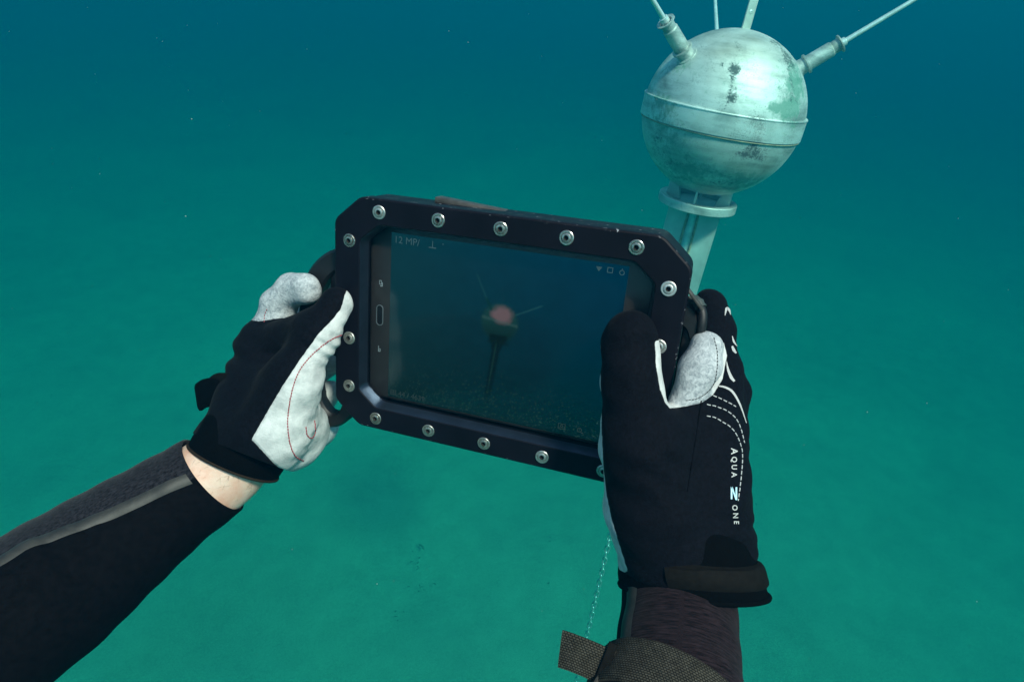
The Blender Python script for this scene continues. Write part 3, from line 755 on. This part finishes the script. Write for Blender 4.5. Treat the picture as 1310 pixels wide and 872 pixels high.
def surface_nets(fld, h):
    lo, hi = fld.bounds(); n3 = np.ceil((hi-lo)/h).astype(int)+1
    ax_ = [lo[i]+h*np.arange(n3[i]) for i in range(3)]
    G = np.empty(n3, np.float32)
    yy, zz = np.meshgrid(ax_[1], ax_[2], indexing='ij')
    for i0 in range(0, n3[0], 24):
        xx = ax_[0][i0:i0+24]
        p = np.empty((len(xx), *yy.shape, 3), np.float32); p[..., 0] = xx[:, None, None]; p[..., 1] = yy; p[..., 2] = zz
        G[i0:i0+24] = fld(p.reshape(-1, 3)).reshape(len(xx), *yy.shape)
    S = G < 0
    c = [(i, j, k) for i in (0, 1) for j in (0, 1) for k in (0, 1)]
    sl = lambda A, o: A[o[0]:A.shape[0]-1+o[0], o[1]:A.shape[1]-1+o[1], o[2]:A.shape[2]-1+o[2]]
    cnt = sum(sl(S, o).astype(np.int8) for o in c); act = (cnt > 0) & (cnt < 8)
    idx = np.argwhere(act); ids = np.full(act.shape, -1, np.int32); ids[act] = np.arange(len(idx))
    acc = np.zeros((len(idx), 3)); num = np.zeros(len(idx))
    for o in c:
        for axi in range(3):
            if o[axi]: continue
            o2 = list(o); o2[axi] = 1
            a = G[tuple((idx+o).T)]; b = G[tuple((idx+o2).T)]; m_ = (a < 0) != (b < 0)
            t_ = np.where(m_, a/np.where(a == b, 1, a-b), 0)
            q = np.tile(np.array(o, float), (len(idx), 1)); q[:, axi] += t_
            acc[m_] += q[m_]; num[m_] += 1
    V = lo+h*(idx+acc/num[:, None]); Fq = []
    for axi in range(3):
        u, w_ = (axi+1) % 3, (axi+2) % 3
        A = np.take(S, range(0, S.shape[axi]-1), axi); B = np.take(S, range(1, S.shape[axi]), axi)
        e = np.argwhere(A != B); sg = A[tuple(e.T)]
        ok = (e[:, u] > 0) & (e[:, w_] > 0) & (e[:, u] < S.shape[u]-1) & (e[:, w_] < S.shape[w_]-1); e, sg = e[ok], sg[ok]
        def cell(du, dw):
            q = e.copy(); q[:, u] -= du; q[:, w_] -= dw; return ids[tuple(q.T)]
        Q = np.stack([cell(1, 1), cell(0, 1), cell(0, 0), cell(1, 0)], 1); Q[~sg] = Q[~sg][:, ::-1]; Fq.append(Q)
    V = V.astype(np.float32)
    for _ in range(2): V = V-(fld(V)*.9)[:, None]*fld.grad(V)
    return V, np.vstack(Fq)
def poly_sd(pts, poly):
    poly = np.asarray(poly, float); d = np.full(len(pts), 1e9); ins = np.zeros(len(pts), bool)
    for i in range(len(poly)):
        a, b = poly[i-1], poly[i]; e = b-a; w_ = pts-a
        t_ = np.clip((w_@e)/(e@e), 0, 1); d = np.minimum(d, np.hypot(*(w_-t_[:, None]*e).T))
        cr = (a[1] > pts[:, 1]) != (b[1] > pts[:, 1])
        xi = a[0]+(pts[:, 1]-a[1])/np.where(b[1] == a[1], 1e-9, b[1]-a[1])*e[0]
        ins ^= cr & (pts[:, 0] < xi)
    return np.where(ins, d, -d)
def folds(p, d, pos, dirn, amp, wl, rad):
    q = p-pos; g = np.exp(-(q**2).sum(1)/rad**2)
    return d+amp*g*np.sin(q@dirn*(2*math.pi/wl)+2.0*np.sin(q[:, 0]*90)+1.3*np.sin(q[:, 1]*70))
def waver(p, d, s):
    return d+.0006*(np.sin(p[:, 0]*170+s)*np.sin(p[:, 1]*140+1.3*s)+.6*np.sin(p[:, 1]*310+p[:, 2]*190+s))
def stitches(name, fld, lines, mat, parent, wpx, dash, gap, lift=.00025, n=6):
    parts = []
    for ln in lines:
        q = cat(ln, 160); s = np.r_[0, np.cumsum(np.hypot(*np.diff(q, axis=0).T))]
        x = 0.0
        while x < s[-1]:
            e = min(s[-1], x+dash); ss = np.linspace(x, e, 4)
            pp = np.stack([np.interp(ss, s, q[:, 0]), np.interp(ss, s, q[:, 1])], 1)
            pp[1:3] += np.random.uniform(-.25, .25, 2)
            c3 = fld.trace(pp).astype(np.float32); g = fld.grad(c3); c3 = c3+g*lift
            if np.linalg.norm(np.diff(c3, axis=0), axis=1).max() < .012:
                v, f = tube(toW(c3), wpx/2*(-c3[:, 2].mean())/FPX, n); parts.append((v, f))
            x = e+gap
    v, f = join(parts); o = mesh(name, v, f, mat, parent); o['kind'] = 'stuff'; return o
def decal(name, fld, v2, f2, mat, parent, lift=.0005):
    c3 = fld.trace(np.asarray(v2)[:, :2]).astype(np.float32); g = fld.grad(c3)
    return mesh(name, toW(c3+g*lift), f2, mat, parent)
def blob2(poly, n=4):
    p = cat(np.vstack([poly, poly[:1]]), len(poly)*n)[:-1]; return p, [tuple(range(len(p)))]

# ---- left glove
LP_ = [ # px, py, depth, r  ->  px, py, depth, r, blend, group
 (430, 388, .4355, .0112, 405, 430, .430, .0135, .004, 'thumb'),
 (405, 430, .430, .0135, 372, 490, .427, .0178, .008, 'thumb'),
 (372, 490, .427, .0178, 345, 552, .432, .0225, .010, 'thumb'),
 (345, 552, .432, .0225, 306, 582, .445, .0295, .014, 'palm'),
 (306, 582, .445, .0300, 331, 512, .455, .0265, .012, 'palm'),
 (331, 512, .455, .0265, 337, 446, .470, .0185, .012, 'palm'),
 (337, 446, .468, .0170, 394, 420, .437, .0115, .010, 'palm'),
 (345, 552, .440, .0200, 372, 561, .474, .0175, .018, 'palm'),
 (366, 505, .442, .0160, 384, 540, .474, .0155, .020, 'palm'),
 (372, 561, .474, .0175, 407, 546, .522, .0165, .020, 'palm'),
 (331, 512, .470, .0220, 345, 480, .497, .0180, .012, 'palm'),
 (331, 520, .480, .0220, 356, 520, .512, .0170, .012, 'palm'),
 (356, 520, .512, .0170, 375, 561, .475, .0165, .012, 'palm'),
 (340, 436, .472, .0128, 356, 392, .468, .0125, .005, 'index'),
 (356, 392, .468, .0125, 372, 372, .462, .0118, .003, 'index'),
 (372, 372, .462, .0118, 391, 369, .453, .0108, .003, 'index'),
 (345, 470, .500, .0130, 385, 395, .512, .0110, .006, 'fing'),
 (385, 395, .512, .0110, 424, 357, .497, .0092, .004, 'fing'),
 (350, 500, .515, .0130, 398, 478, .520, .0110, .006, 'fing'),
 (398, 478, .520, .0110, 430, 462, .508, .0095, .004, 'fing'),
 (360, 525, .515, .0125, 404, 522, .517, .0105, .006, 'fing'),
 (404, 522, .517, .0105, 424, 500, .508, .0090, .004, 'fing'),
]
pa = P(415, 440, .43).astype(np.float32); pd = P(425, 405, .43)-P(385, 470, .43); pd = (pd/np.linalg.norm(pd)).astype(np.float32)
pb = P(382, 545, .44).astype(np.float32); pe = P(400, 500, .43)-P(360, 560, .43); pe = (pe/np.linalg.norm(pe)).astype(np.float32)
pk = P(300, 462, .455).astype(np.float32)
CUTL = P(309, 578, .445).astype(np.float32); NL = P(309, 578, .445)-P(330, 536, .452); NL = (NL/np.linalg.norm(NL)).astype(np.float32)
fL = Field(LP_, [lambda p, d: folds(p, d, pa, pd, .0009, .009, .016), lambda p, d: folds(p, d, pb, pe, .0006, .011, .02),
                 lambda p, d: folds(p, d, pk, np.array([0, 1, 0], np.float32), .0018, .020, .02), lambda p, d: waver(p, d, .3), lambda p, d: np.maximum(d, (p-CUTL)@NL)])
V, Fq = surface_nets(fL, .0014)
pp = pix(V); dep = -V[:, 2]
whiteL = [(450, 355), (441, 378), (436, 395), (426, 408), (408, 426), (384, 460), (362, 493), (340, 530), (322, 562), (350, 592), (378, 616), (420, 660), (560, 560), (520, 355)]
pan = poly_sd(pp, whiteL)*dep/FPX
sdi = fL(V, ('index',)); sdr = fL(V, ('thumb', 'palm')); sdf_ = fL(V, ('fing',))
pidx = np.where(dep < .50, (sdr-sdi)*.6-.0006, -1); pfin = sdr-sdf_-.002
panel = np.maximum(np.maximum(pan, pidx), pfin)
worn = np.clip((pidx-pan)*400, 0, 1)*(sdi < .004)
gloveL = mesh('glove', toW(V), Fq, M['glove'], person, attrs={'panel': panel, 'worn': worn}); gloveL['label'] = 'black neoprene glove with white palm gripping the left handle'
stitches('stitching', fL, [[(440, 427), (428, 432), (415, 440), (396, 457), (381, 478), (372, 507), (368, 537), (370, 563), (377, 582), (389, 590)], [(391, 546), (393, 557), (399, 560), (403, 552), (402, 537)]], M['stitchr'], gloveL, 1.5, 2.6, 1.0)
stitches('index_stitching', fL, [[(338, 412), (338.5, 404), (342, 394)]], M['stitchr'], gloveL, 1.0, 2.2, 1.6)

# ---- right glove
RP_ = [
 (806, 434, .374, .0164, 808, 492, .372, .0166, .004, 'thumb'),
 (808, 492, .372, .0166, 820, 575, .372, .0222, .008, 'thumb'),
 (820, 575, .372, .0222, 838, 655, .378, .0270, .010, 'thumb'),
 (838, 655, .378, .0270, 868, 722, .386, .0325, .012, 'palm'),
 (868, 722, .386, .0325, 892, 620, .394, .0280, .012, 'palm'),
 (892, 620, .394, .0280, 906, 545, .402, .0225, .012, 'palm'),
 (850, 560, .378, .0160, 896, 555, .394, .0190, .014, 'palm'),
 (898, 630, .394, .0235, 922, 702, .388, .0205, .014, 'palm'),
 (906, 545, .402, .0225, 916, 470, .418, .0160, .008, 'idxb'),
 (916, 470, .418, .0160, 912, 425, .432, .0142, .004, 'idxb'),
 (912, 425, .432, .0142, 908, 392, .442, .0118, .004, 'idxb'),
 (878, 512, .387, .0105, 896, 468, .387, .0122, .006, 'index'),
 (896, 468, .387, .0122, 902, 446, .389, .0105, .003, 'index'),
 (918, 565, .412, .0180, 936, 500, .428, .0118, .008, 'mid'),
 (936, 500, .428, .0118, 928, 470, .450, .0110, .004, 'mid'),
 (928, 470, .450, .0110, 900, 460, .468, .0105, .004, 'mid'),
 (900, 610, .412, .0200, 912, 545, .440, .0150, .010, 'mid'),
 (912, 545, .440, .0150, 890, 520, .465, .0110, .006, 'mid'),
]
CUTR = P(872, 724, .386).astype(np.float32); NR = np.array([.05, -1, 0], np.float32)
fR = Field(RP_, [lambda p, d: folds(p, d, P(845, 590, .36).astype(np.float32), np.array([.3, .95, 0], np.float32), .0006, .02, .03),
                 lambda p, d: folds(p, d, P(930, 690, .38).astype(np.float32), np.array([.2, .95, 0], np.float32), .0012, .012, .02),
                 lambda p, d: waver(p, d, 1.7), lambda p, d: np.maximum(d, (p-CUTR)@NR)])
V, Fq = surface_nets(fR, .0014)
pp = pix(V); dep = -V[:, 2]
wl = [(768, 400), (768, 470), (769.5, 540), (771.5, 590), (775.5, 630), (782, 662), (791, 692), (803, 730), (700, 760), (700, 400)]
wi = [(838, 436), (839.5, 470), (844.5, 498), (851, 515), (857, 522), (866, 521), (880, 519), (897, 515), (912, 505), (924, 485), (930, 455), (920, 415), (890, 415), (870, 430)]
p1 = poly_sd(pp, wl)*dep/FPX; p2 = np.where(dep < .409, poly_sd(pp, wi)*dep/FPX, -1)
sdi = fR(V, ('index',)); sdr = fR(V, ('thumb', 'palm', 'idxb', 'mid'))
back = np.where((dep > .392) & (pp[:, 0] < 880), .002, -1)
panel = np.maximum(np.maximum(p1, p2), back)
worn = np.clip((sdr-sdi)*500+.6, 0, 1)*(p2 > -.002)
gloveR = mesh('glove', toW(V), Fq, M['glove'], person, attrs={'panel': panel, 'worn': worn}); gloveR['label'] = 'black glove with white lettering, thumb resting on the tablet window'
st = [[(912, 506), (926, 512), (941, 520)], [(904, 517), (922, 522), (936, 530), (945, 542), (952, 566)], [(904, 532), (914, 534), (923, 539), (934, 546), (943, 558), (949, 578), (948, 606), (944, 640)]]
stitches('stitching', fR, st, M['stitchw'], gloveR, 1.5, 5.0, 2.2)
stitches('seam', fR, [[(897, 512), (892, 545), (886, 585), (879, 628)]], M['seam'], gloveR, 1.6, 30, .1, lift=.0001)
stitches('panel_stitching', fR, [[(913, 432), (917, 448), (917, 470), (914, 488), (906, 500), (893, 509), (878, 512)]], M['seam'], gloveR, .9, 3.0, 1.2)
def ribbon(line, wid, n=26):
    q = cat(line, n); T = np.gradient(q, axis=0); T /= np.linalg.norm(T, axis=1)[:, None]; Nn = np.stack([-T[:, 1], T[:, 0]], 1)
    ww = np.interp(np.linspace(0, 1, n), np.linspace(0, 1, len(wid)), wid)[:, None]/2
    return np.vstack([q-Nn*ww, q+Nn*ww]), [(i, i+1, n+i+1, n+i) for i in range(n-1)]
for ln, wd_ in (([(919, 494), (928, 496), (937, 502), (946, 518), (954, 541)], [2.2, 3.6, 4, 3, 1]), ([(927, 404), (929, 395), (932, 397), (934, 403)], [1, 4.5, 4.0, .6]),
                ([(936, 430), (938, 437), (942, 443)], [1, 3.4, 1]), ([(936, 443), (938, 448), (941, 452)], [3, 5.2, 2.6]), ([(929, 462), (931, 473), (935, 483), (939, 488)], [.8, 3.8, 5.4, 3.6])):
    v, f = ribbon(ln, [q*.72 for q in wd_]); decal('printed_mark', fR, v, f, M['print'], gloveR)
def glove_text(s, x0, y0, size, mt):
    v, f = text_verts(s, size, .02); v2 = np.stack([x0+v[:, 1], y0+v[:, 0]], 1); return decal('printed_lettering', fR, v2, [tuple(q) for q in f], mt, gloveR, .0007)
glove_text('A', 934.5, 573, 11.5, M['print']); glove_text('Q', 935, 583.5, 9.5, M['print']); glove_text('U', 935, 594, 9.5, M['print']); glove_text('A', 935, 604, 9.5, M['print'])
decal('printed_emblem', fR, *[np.array([(934, 622), (936, 622), (940, 634), (940, 623), (942, 623), (942, 639), (940, 639), (936, 627), (936, 638), (934, 638)]), [(0, 1, 7, 8, 9)[:3]+(7,), (1, 2, 6, 7), (2, 3, 4, 5, 6), (0, 7, 8, 9)][1:]], M['printb'], gloveR, .0007)
glove_text('O', 936, 645, 9, M['print']); glove_text('N', 937, 655, 9, M['print']); glove_text('E', 938, 665, 9, M['print'])

# ---- lofted cloth tubes (sleeves, cuffs, arms) in the camera frame
def loft(rows, n=64, m=48, end_shift=0.0, thick=.0025, noise_amp=0.0, seed=0, close_tail=True, hem=None):
    """rows: (px,py,depth,r_side,r_depth) along the limb from its open end; returns world verts, faces, angle array, arc length"""
    pts = np.array([np.r_[P(*r[:3]), r[3], r[4]] for r in rows]) if not isinstance(rows, np.ndarray) else rows
    q = cat(pts, m); c = q[:, :3]; T = np.gradient(c, axis=0); T /= np.linalg.norm(T, axis=1)[:, None]
    s = np.r_[0, np.cumsum(np.linalg.norm(np.diff(c, axis=0), axis=1))]
    V = []; UV = []; ang = np.arange(n)*2*math.pi/n
    rs = np.random.RandomState(seed); ph = rs.rand(6)*6
    inner = []
    wf = lambda si, an: noise_amp*(np.sin(si*130+ph[0]+2*np.sin(an+ph[1]))*np.sin(2*an+ph[2])+.6*np.sin(si*260+3*an+ph[3]))
    hf = lambda si, an: (hem[0]*np.cos(an-hem[1])*math.exp(-si/hem[2])) if hem is not None else 0*an
    for i in range(m):
        vw = -c[i]/np.linalg.norm(c[i]); y = vw-T[i]*(vw@T[i]); y /= np.linalg.norm(y); x = np.cross(T[i], y)   # y faces the viewer side
        dr = np.cos(ang)[:, None]*y+np.sin(ang)[:, None]*x
        rad = np.stack([np.cos(ang)*q[i, 4], np.sin(ang)*q[i, 3]], 1)
        p = c[i]+rad[:, :1]*y+rad[:, 1:]*x
        p = p+dr*wf(s[i], ang)[:, None]+T[i]*hf(s[i], ang)[:, None]
        V.append(p); UV.append(np.stack([ang*q[i, 3], np.full(n, s[i])], 1))
        if i < 6: inner.append((p-dr*thick, UV[-1]))
    # hem: rounded lip and inner return
    lip = V[0]*.5+inner[0][0]*.5-T[0]*thick*.5
    Vv_ = [inner[5][0], inner[2][0], inner[0][0], lip]+V; U_ = [inner[5][1], inner[2][1], inner[0][1], inner[0][1]]+UV
    A = np.vstack(Vv_); F = grid_faces(len(Vv_), n)
    if close_tail: F.append(tuple(range((len(Vv_)-1)*n, len(Vv_)*n)))
    return toW(A), F, np.tile(ang, len(Vv_)), np.vstack(U_), s, (c, T, q, s, wf, hf)
def strip_on(info, s, a_fun, i0, i1, halfw, lift, n=5):
    c, T, q, s_, wf, hf = info; V = []; U = []
    for i in range(i0, i1):
        vw = -c[i]/np.linalg.norm(c[i]); y = vw-T[i]*(vw@T[i]); y /= np.linalg.norm(y); x = np.cross(T[i], y)
        for j in range(n):
            t_ = j/(n-1)*2-1; a = a_fun((i-i0)/(i1-i0-1))+t_*halfw/q[i, 3]
            lf_ = lift*(1-.75*abs(t_)**3)+float(wf(s[i], np.float64(a)))
            V.append(c[i]+T[i]*float(hf(s[i], np.float64(a)))+y*math.cos(a)*(q[i, 4]+lf_)+x*math.sin(a)*(q[i, 3]+lf_)); U.append((t_*halfw, s[i]))
    F = [(i*n+j, i*n+j+1, (i+1)*n+j+1, (i+1)*n+j) for i in range(i1-i0-1) for j in range(n-1)]
    return toW(np.array(V)), F, np.array(U)
# left sleeve
rowsL = [(272, 608, .440, .0312, .030), (222, 641, .430, .0335, .033), (157, 687, .418, .0385, .037), (95, 733, .400, .0425, .042), (31, 778, .380, .0450, .046), (-120, 870, .345, .050, .050), (-330, 1010, .29, .054, .054)]
rows3 = [np.r_[P(*r[:3]), r[3:]] for r in rowsL]+[np.array([-.36, -.26, -.16, .056, .056]), np.array([-.30, -.33, -.04, .060, .060])]
vL, FL, AL, UL, sL, infL = loft(np.array(rows3), 72, 90, noise_amp=.0005, seed=2, hem=(.007, 0.3, .03))
tapeA = lambda t_: -(math.radians(12)+math.radians(30)*min(1, t_*2.0))
# which side is up: the strip's angle sign is chosen so that it runs along the thumb side of the arm
fa = AL[np.array([q[0] for q in FL])]; fsv = UL[np.array([q[0] for q in FL])][:, 1]/sL[-1]
sgnL = 1.0
c_, T_, q_ = infL[:3]; vw = -c_[5]/np.linalg.norm(c_[5]); y_ = vw-T_[5]*(vw@T_[5]); y_ /= np.linalg.norm(y_); x_ = np.cross(T_[5], y_)
if x_[1] < 0: sgnL = -1.0                      # positive angle must point to the upper edge
ta = lambda t_: sgnL*-tapeA(t_)
wr = lambda a: (a+math.pi) % (2*math.pi)-math.pi
tri = [min(1, max(0, (k//72-5)/78)) for k in range(len(FL))]
mid_ = np.array([1 if (sgnL*wr(a+.04) > sgnL*ta(t_)) else 0 for a, t_ in zip(fa, tri)])
slL = mesh('wetsuit_sleeve', vL, FL, [M['neo'], M['heatherL']], person, midx=mid_, uv=UL, sharp=60); slL['label'] = 'black sleeve with heather grey upper panel'
v, f, u = strip_on(infL, sL, ta, 1, 80, .0039, .0011); mesh('seam_tape', v, f, M['tape'], slL, uv=u)
# left forearm skin
armv, armf, _, _, _, _ = loft([(318, 566, .445, .024, .024), (300, 585, .444, .0268, .026), (282, 603, .442, .0276, .0268), (255, 620, .438, .0285, .028)], 64, 24, thick=.002, noise_amp=.0003)
armL = mesh('arm', armv, armf, M['skin'], person, sharp=60)
# cuffs
cuL, cf, _, cu_uv, csL, cinf = loft([(300, 590, .444, .0318, .0305), (307, 577, .444, .0322, .031), (316, 560, .446, .0312, .030), (324, 543, .448, .0290, .0285)], 72, 26, thick=.003, noise_amp=.0004, seed=5, hem=(.004, 0.2, .02))
cuffL = mesh('glove_cuff', cuL, cf, M['cuff'], gloveL, uv=cu_uv, sharp=60)
def hem_binding(v, n, r, mat, parent, name='cuff_binding'):
    ring = np.asarray(v)[4*n:5*n]; c = np.vstack([ring, ring[:2]])
    t_, f_ = tube(c, r, 8, cap=False); return mesh(name, t_, f_, mat, parent)
hem_binding(cuL, 72, .0010, M['binding'], cuffL)
def bent_strip(pts, width_vec, thick, mat, name, parent, uvs=None, n=30):
    """a strip of webbing along pts (camera frame) with its own width direction and thickness"""
    q = cat(pts, n); wv = np.asarray(width_vec, float)
    T = np.gradient(q, axis=0); T /= np.linalg.norm(T, axis=1)[:, None]
    V = []; U = []; s = np.r_[0, np.cumsum(np.linalg.norm(np.diff(q, axis=0), axis=1))]
    m_ = 9
    for i in range(n):
        w_ = wv-T[i]*(wv@T[i]); w_ = w_/np.linalg.norm(w_)*np.linalg.norm(wv); nn_ = np.cross(T[i], w_/np.linalg.norm(w_))
        for sd in (1, -1):
            for j in range(m_):
                t_ = (j/(m_-1)*2-1)*sd; e = 1-.5*abs(t_)**8
                V.append(q[i]+w_*.5*t_+nn_*thick*.5*sd*e); U.append((s[i], t_*.5*np.linalg.norm(wv)))
    k = 2*m_; F = grid_faces(n, k); F += [tuple(range(k))[::-1], tuple(range((n-1)*k, n*k))]
    return mesh(name, toW(np.array(V)), F, mat, parent, uv=U, sharp=50)
# closure tab at the back of the left glove
bent_strip([P(296, 512, .437), P(284, 506, .440), P(272, 502, .446), P(262, 503, .452), P(254, 508, .456)], P(292, 520, .44)-P(282, 489, .448), .0042, M['cuff'], 'wrist_strap', gloveL)
bent_strip([P(300, 505, .434), P(288, 497, .440), P(276, 499, .447), P(268, 512, .452)], P(300, 520, .44)-P(286, 488, .448), .003, M['strapgrey'], 'strap_loop', gloveL)
# hairs on the bare wrist
hv = []
av = np.asarray(armv)
for k in range(170):
    i = random.randrange(5*64, len(av)-64); p = av[i]; q = av[i+1]; ctr = av[(i//64)*64:(i//64)*64+64].mean(0)
    out = (p-ctr)/np.linalg.norm(p-ctr); al_ = np.cross(out, q-p); al_ /= np.linalg.norm(al_)
    L = random.uniform(.0025, .0055); sd = (q-p)/np.linalg.norm(q-p)*random.uniform(-1, 1)
    d_ = al_*random.choice((.6, .9))+sd*.7
    pts = [p+out*.0001, p+d_*L*.5+out*.0009, p+d_*L+out*.0008]
    hv.append(tube(pts, [.00006, .00005, .00002], 4))
v, f = join(hv); o = mesh('arm_hair', v, f, M['hair'], armL); o['kind'] = 'stuff'

# right sleeve
rowsR = [(869, 742, .388, .0332, .032), (868, 775, .378, .0333, .033), (867, 815, .364, .0338, .034), (866, 872, .345, .0348, .036)]
rows3 = [np.r_[P(*r[:3]), r[3:]] for r in rowsR]+[np.r_[P(872, 960, .318), .040, .041], np.r_[P(890, 1090, .285), .047, .047], np.array([.145, -.285, -.22, .053, .053]), np.array([.19, -.33, -.12, .057, .057]), np.array([.22, -.34, -.02, .060, .060])]
vR, FR_, AR, UR, sR, infR = loft(np.array(rows3), 72, 90, noise_amp=.0005, seed=9, hem=None)
c_, T_, q_ = infR[:3]; vw = -c_[5]/np.linalg.norm(c_[5]); y_ = vw-T_[5]*(vw@T_[5]); y_ /= np.linalg.norm(y_); x_ = np.cross(T_[5], y_)
sgnR = 1.0 if x_[0] < 0 else -1.0              # positive angle towards the left edge of the arm
taR = lambda t_: sgnR*math.radians(53)
fa = AR[np.array([q[0] for q in FR_])]
mid_ = np.array([0 if sgnR*wr(a+.04) > math.radians(53) else 1 for a in fa])
slR = mesh('wetsuit_sleeve', vR, FR_, [M['neo'], M['heatherR']], person, midx=mid_, uv=UR, sharp=60); slR['label'] = 'plum heather sleeve with grey seam tape below the thumb'
v, f, u = strip_on(infR, sR, taR, 1, 80, .0052, .0010); mesh('seam_tape', v, f, M['tape'], slR, uv=u)
armv2, armf2, _, _, _, _ = loft([(872, 690, .386, .024, .024), (869, 740, .386, .027, .027), (868, 775, .378, .0285, .0285)], 48, 16, thick=.002)
mesh('arm', armv2, armf2, M['skin'], person, sharp=60)
# right cuff: flares out past the wrist on the little-finger side
rowsC = [np.r_[P(886, 753, .385), .0420, .0365], np.r_[P(883, 738, .385), .0418, .0368], np.r_[P(879, 715, .386), .0398, .0360], np.r_[P(876, 692, .386), .0362, .0335], np.r_[P(872, 668, .387), .0300, .0290]]
HEMR = (.0125, -sgnR*math.radians(48), .06)
cuR, cfR, _, uvR, csR, cinR = loft(np.array(rowsC), 72, 30, thick=.0042, noise_amp=.0009, seed=11, hem=HEMR)
cuffR = mesh('glove_cuff', cuR, cfR, M['cuff'], gloveR, uv=uvR, sharp=60)
hem_binding(cuR, 72, .0017, M['cuff'], cuffR)
# closing strap over the cuff
def arc_on(info, s0, s1, a0_, a1_, lift, n=30, m_=9):
    c, T, q, s_, wf, hf = info; V = []; U = []; k = len(c)
    for j in range(n):
        a = a0_+(a1_-a0_)*j/(n-1)
        for i in range(m_):
            t_ = s0+(s1-s0)*i/(m_-1); t_ = t_-.04*(j/(n-1)); x_i = np.clip(t_*(k-1), 0, k-1); i0 = min(int(x_i), k-2); fr_ = x_i-i0
            cc = c[i0]*(1-fr_)+c[i0+1]*fr_; rr_ = q[i0]*(1-fr_)+q[i0+1]*fr_; Tt = T[i0]
            vw = -cc/np.linalg.norm(cc); y = vw-Tt*(vw@Tt); y /= np.linalg.norm(y); x = np.cross(Tt, y)
            ed = 1-.8*abs(i/(m_-1)*2-1)**6; si = np.interp(x_i, np.arange(k), s_); cc = cc+Tt*float(hf(si, np.float64(a))); rr_ = rr_+float(wf(si, np.float64(a)))
            V.append(cc+y*math.cos(a)*(rr_[4]+lift*ed)+x*math.sin(a)*(rr_[3]+lift*ed)); U.append((a*rr_[3], t_*.05))
    F = [(j*m_+i, j*m_+i+1, (j+1)*m_+i+1, (j+1)*m_+i) for j in range(n-1) for i in range(m_-1)]
    return toW(np.array(V)), F, np.array(U)
v, f, u = arc_on(cinR, .24, .62, -sgnR*.30, sgnR*2.2, .0026); mesh('wrist_strap', v, f, M['strapgrey'], gloveR, uv=u)
# webbing strap round the right forearm with its loose tail
ws = empty('webbing_strap', PW(850, 880, .34), 'olive woven webbing strap with loose tail wrapped round the right forearm', 'strap')
ax0 = P(868, 800, .372)-P(868, 900, .335); ax0 /= np.linalg.norm(ax0)
cs = P(852, 913, .333); vw = -cs/np.linalg.norm(cs)
lat = np.cross(ax0, vw); lat /= np.linalg.norm(lat)
if lat[0] < 0: lat = -lat
axs = ax0+lat*.32; axs /= np.linalg.norm(axs)                # tilted: lower on the little-finger side
lat = lat-axs*(lat@axs); lat /= np.linalg.norm(lat); dep_ = np.cross(axs, lat)
if dep_@vw < 0: dep_ = -dep_
loop = [cs+lat*math.cos(a)*.0415+dep_*math.sin(a)*.0405 for a in np.linspace(-.6, 2*math.pi-.9, 40)][::-1]
bent_strip(loop, axs*.025, .0022, M['web'], 'band', ws, n=90)
tl = [P(792, 858, .333), P(772, 851, .331), P(752, 842, .331), P(732, 834, .333), P(717, 829, .336)]
bent_strip(tl, P(728, 806, .333)-P(714, 850, .333), .0018, M['web'], 'tail', ws, n=40)
bent_strip([P(785, 822, .3290), P(779, 838, .3285), P(771, 858, .3285), P(764, 876, .3290)], P(790, 850, .329)-P(779, 846, .329), .0016, M['strapgrey'], 'stitched_keeper', ws, n=24)
# dive computer edge on the strap
dc = empty('wrist_instrument', PW(812, 905, .325), 'black round wrist instrument under the olive strap at the forearm', 'instrument')
axd = (dep_*.9+axs*.3); axd /= np.linalg.norm(axd)
v, f = lathe([(1e-4, .010), (.020, .010), (.0225, .0088), (.0235, .006), (.0235, 0), (.021, -.004), (1e-4, -.004)], 48, toW(P(812, 915, .318)), RC@axd); mesh('case', v, f, M['rubber'], dc, sharp=35)
v, f = lathe([(.0205, .0101), (.0212, .0112), (.0222, .0110), (.0228, .0092)], 48, toW(P(812, 915, .318)), RC@axd); mesh('bezel', v, f, M['bracket'], dc, sharp=35)

# ------------------------------------------------------------------ loose bits: detritus on the sand, specks in the water
parts = []
for px, py, k, sp_ in ((537, 700, 6, .05), (528, 722, 6, .06), (540, 752, 6, .07), (512, 787, 4, .04), (700, 745, 2, .03), (705, 690, 2, .05), (990, 620, 2, .2), (60, 500, 6, .3)):
    g0 = ground(px, py)
    for _ in range(k):
        p = g0+np.array([random.gauss(0, sp_), random.gauss(0, sp_), 0]); p[2] = .015
        a = random.uniform(0, 6.28); L = random.uniform(.015, .05); pts = []
        for i in range(5):
            a += random.uniform(-.6, .6); pts.append(p+np.array([math.cos(a)*L*i/4, math.sin(a)*L*i/4, .006*math.sin(i)]))
        parts.append(tube(pts, [.001, random.uniform(.003, .007), random.uniform(.003, .007), .003, .001], 5))
v, f = join(parts); o = mesh('seabed_debris', v, f, simple('dead_seagrass', (.16, .16, .11), .9)); tag(o, 'dark scraps of seagrass lying on the sand', 'debris', kind='stuff')
ov = np.array([(1, 0, 0), (-1, 0, 0), (0, 1, 0), (0, -1, 0), (0, 0, 1), (0, 0, -1)], float)
of = [(0, 2, 4), (2, 1, 4), (1, 3, 4), (3, 0, 4), (2, 0, 5), (1, 2, 5), (3, 1, 5), (0, 3, 5)]
parts = []
for _ in range(300):
    d_ = random.uniform(.45, 3.2); p = PW(random.uniform(-200, 1510), random.uniform(-100, 970), d_)
    if p[2] < .1: continue
    parts.append((ov*random.uniform(.0004, .0010)*(.5+d_*.35)+p, of))
v, f = join(parts); o = mesh('water_specks', v, f, simple('plankton', (.30, .34, .32), .7)); tag(o, 'tiny pale specks drifting in the water', 'specks', kind='stuff')
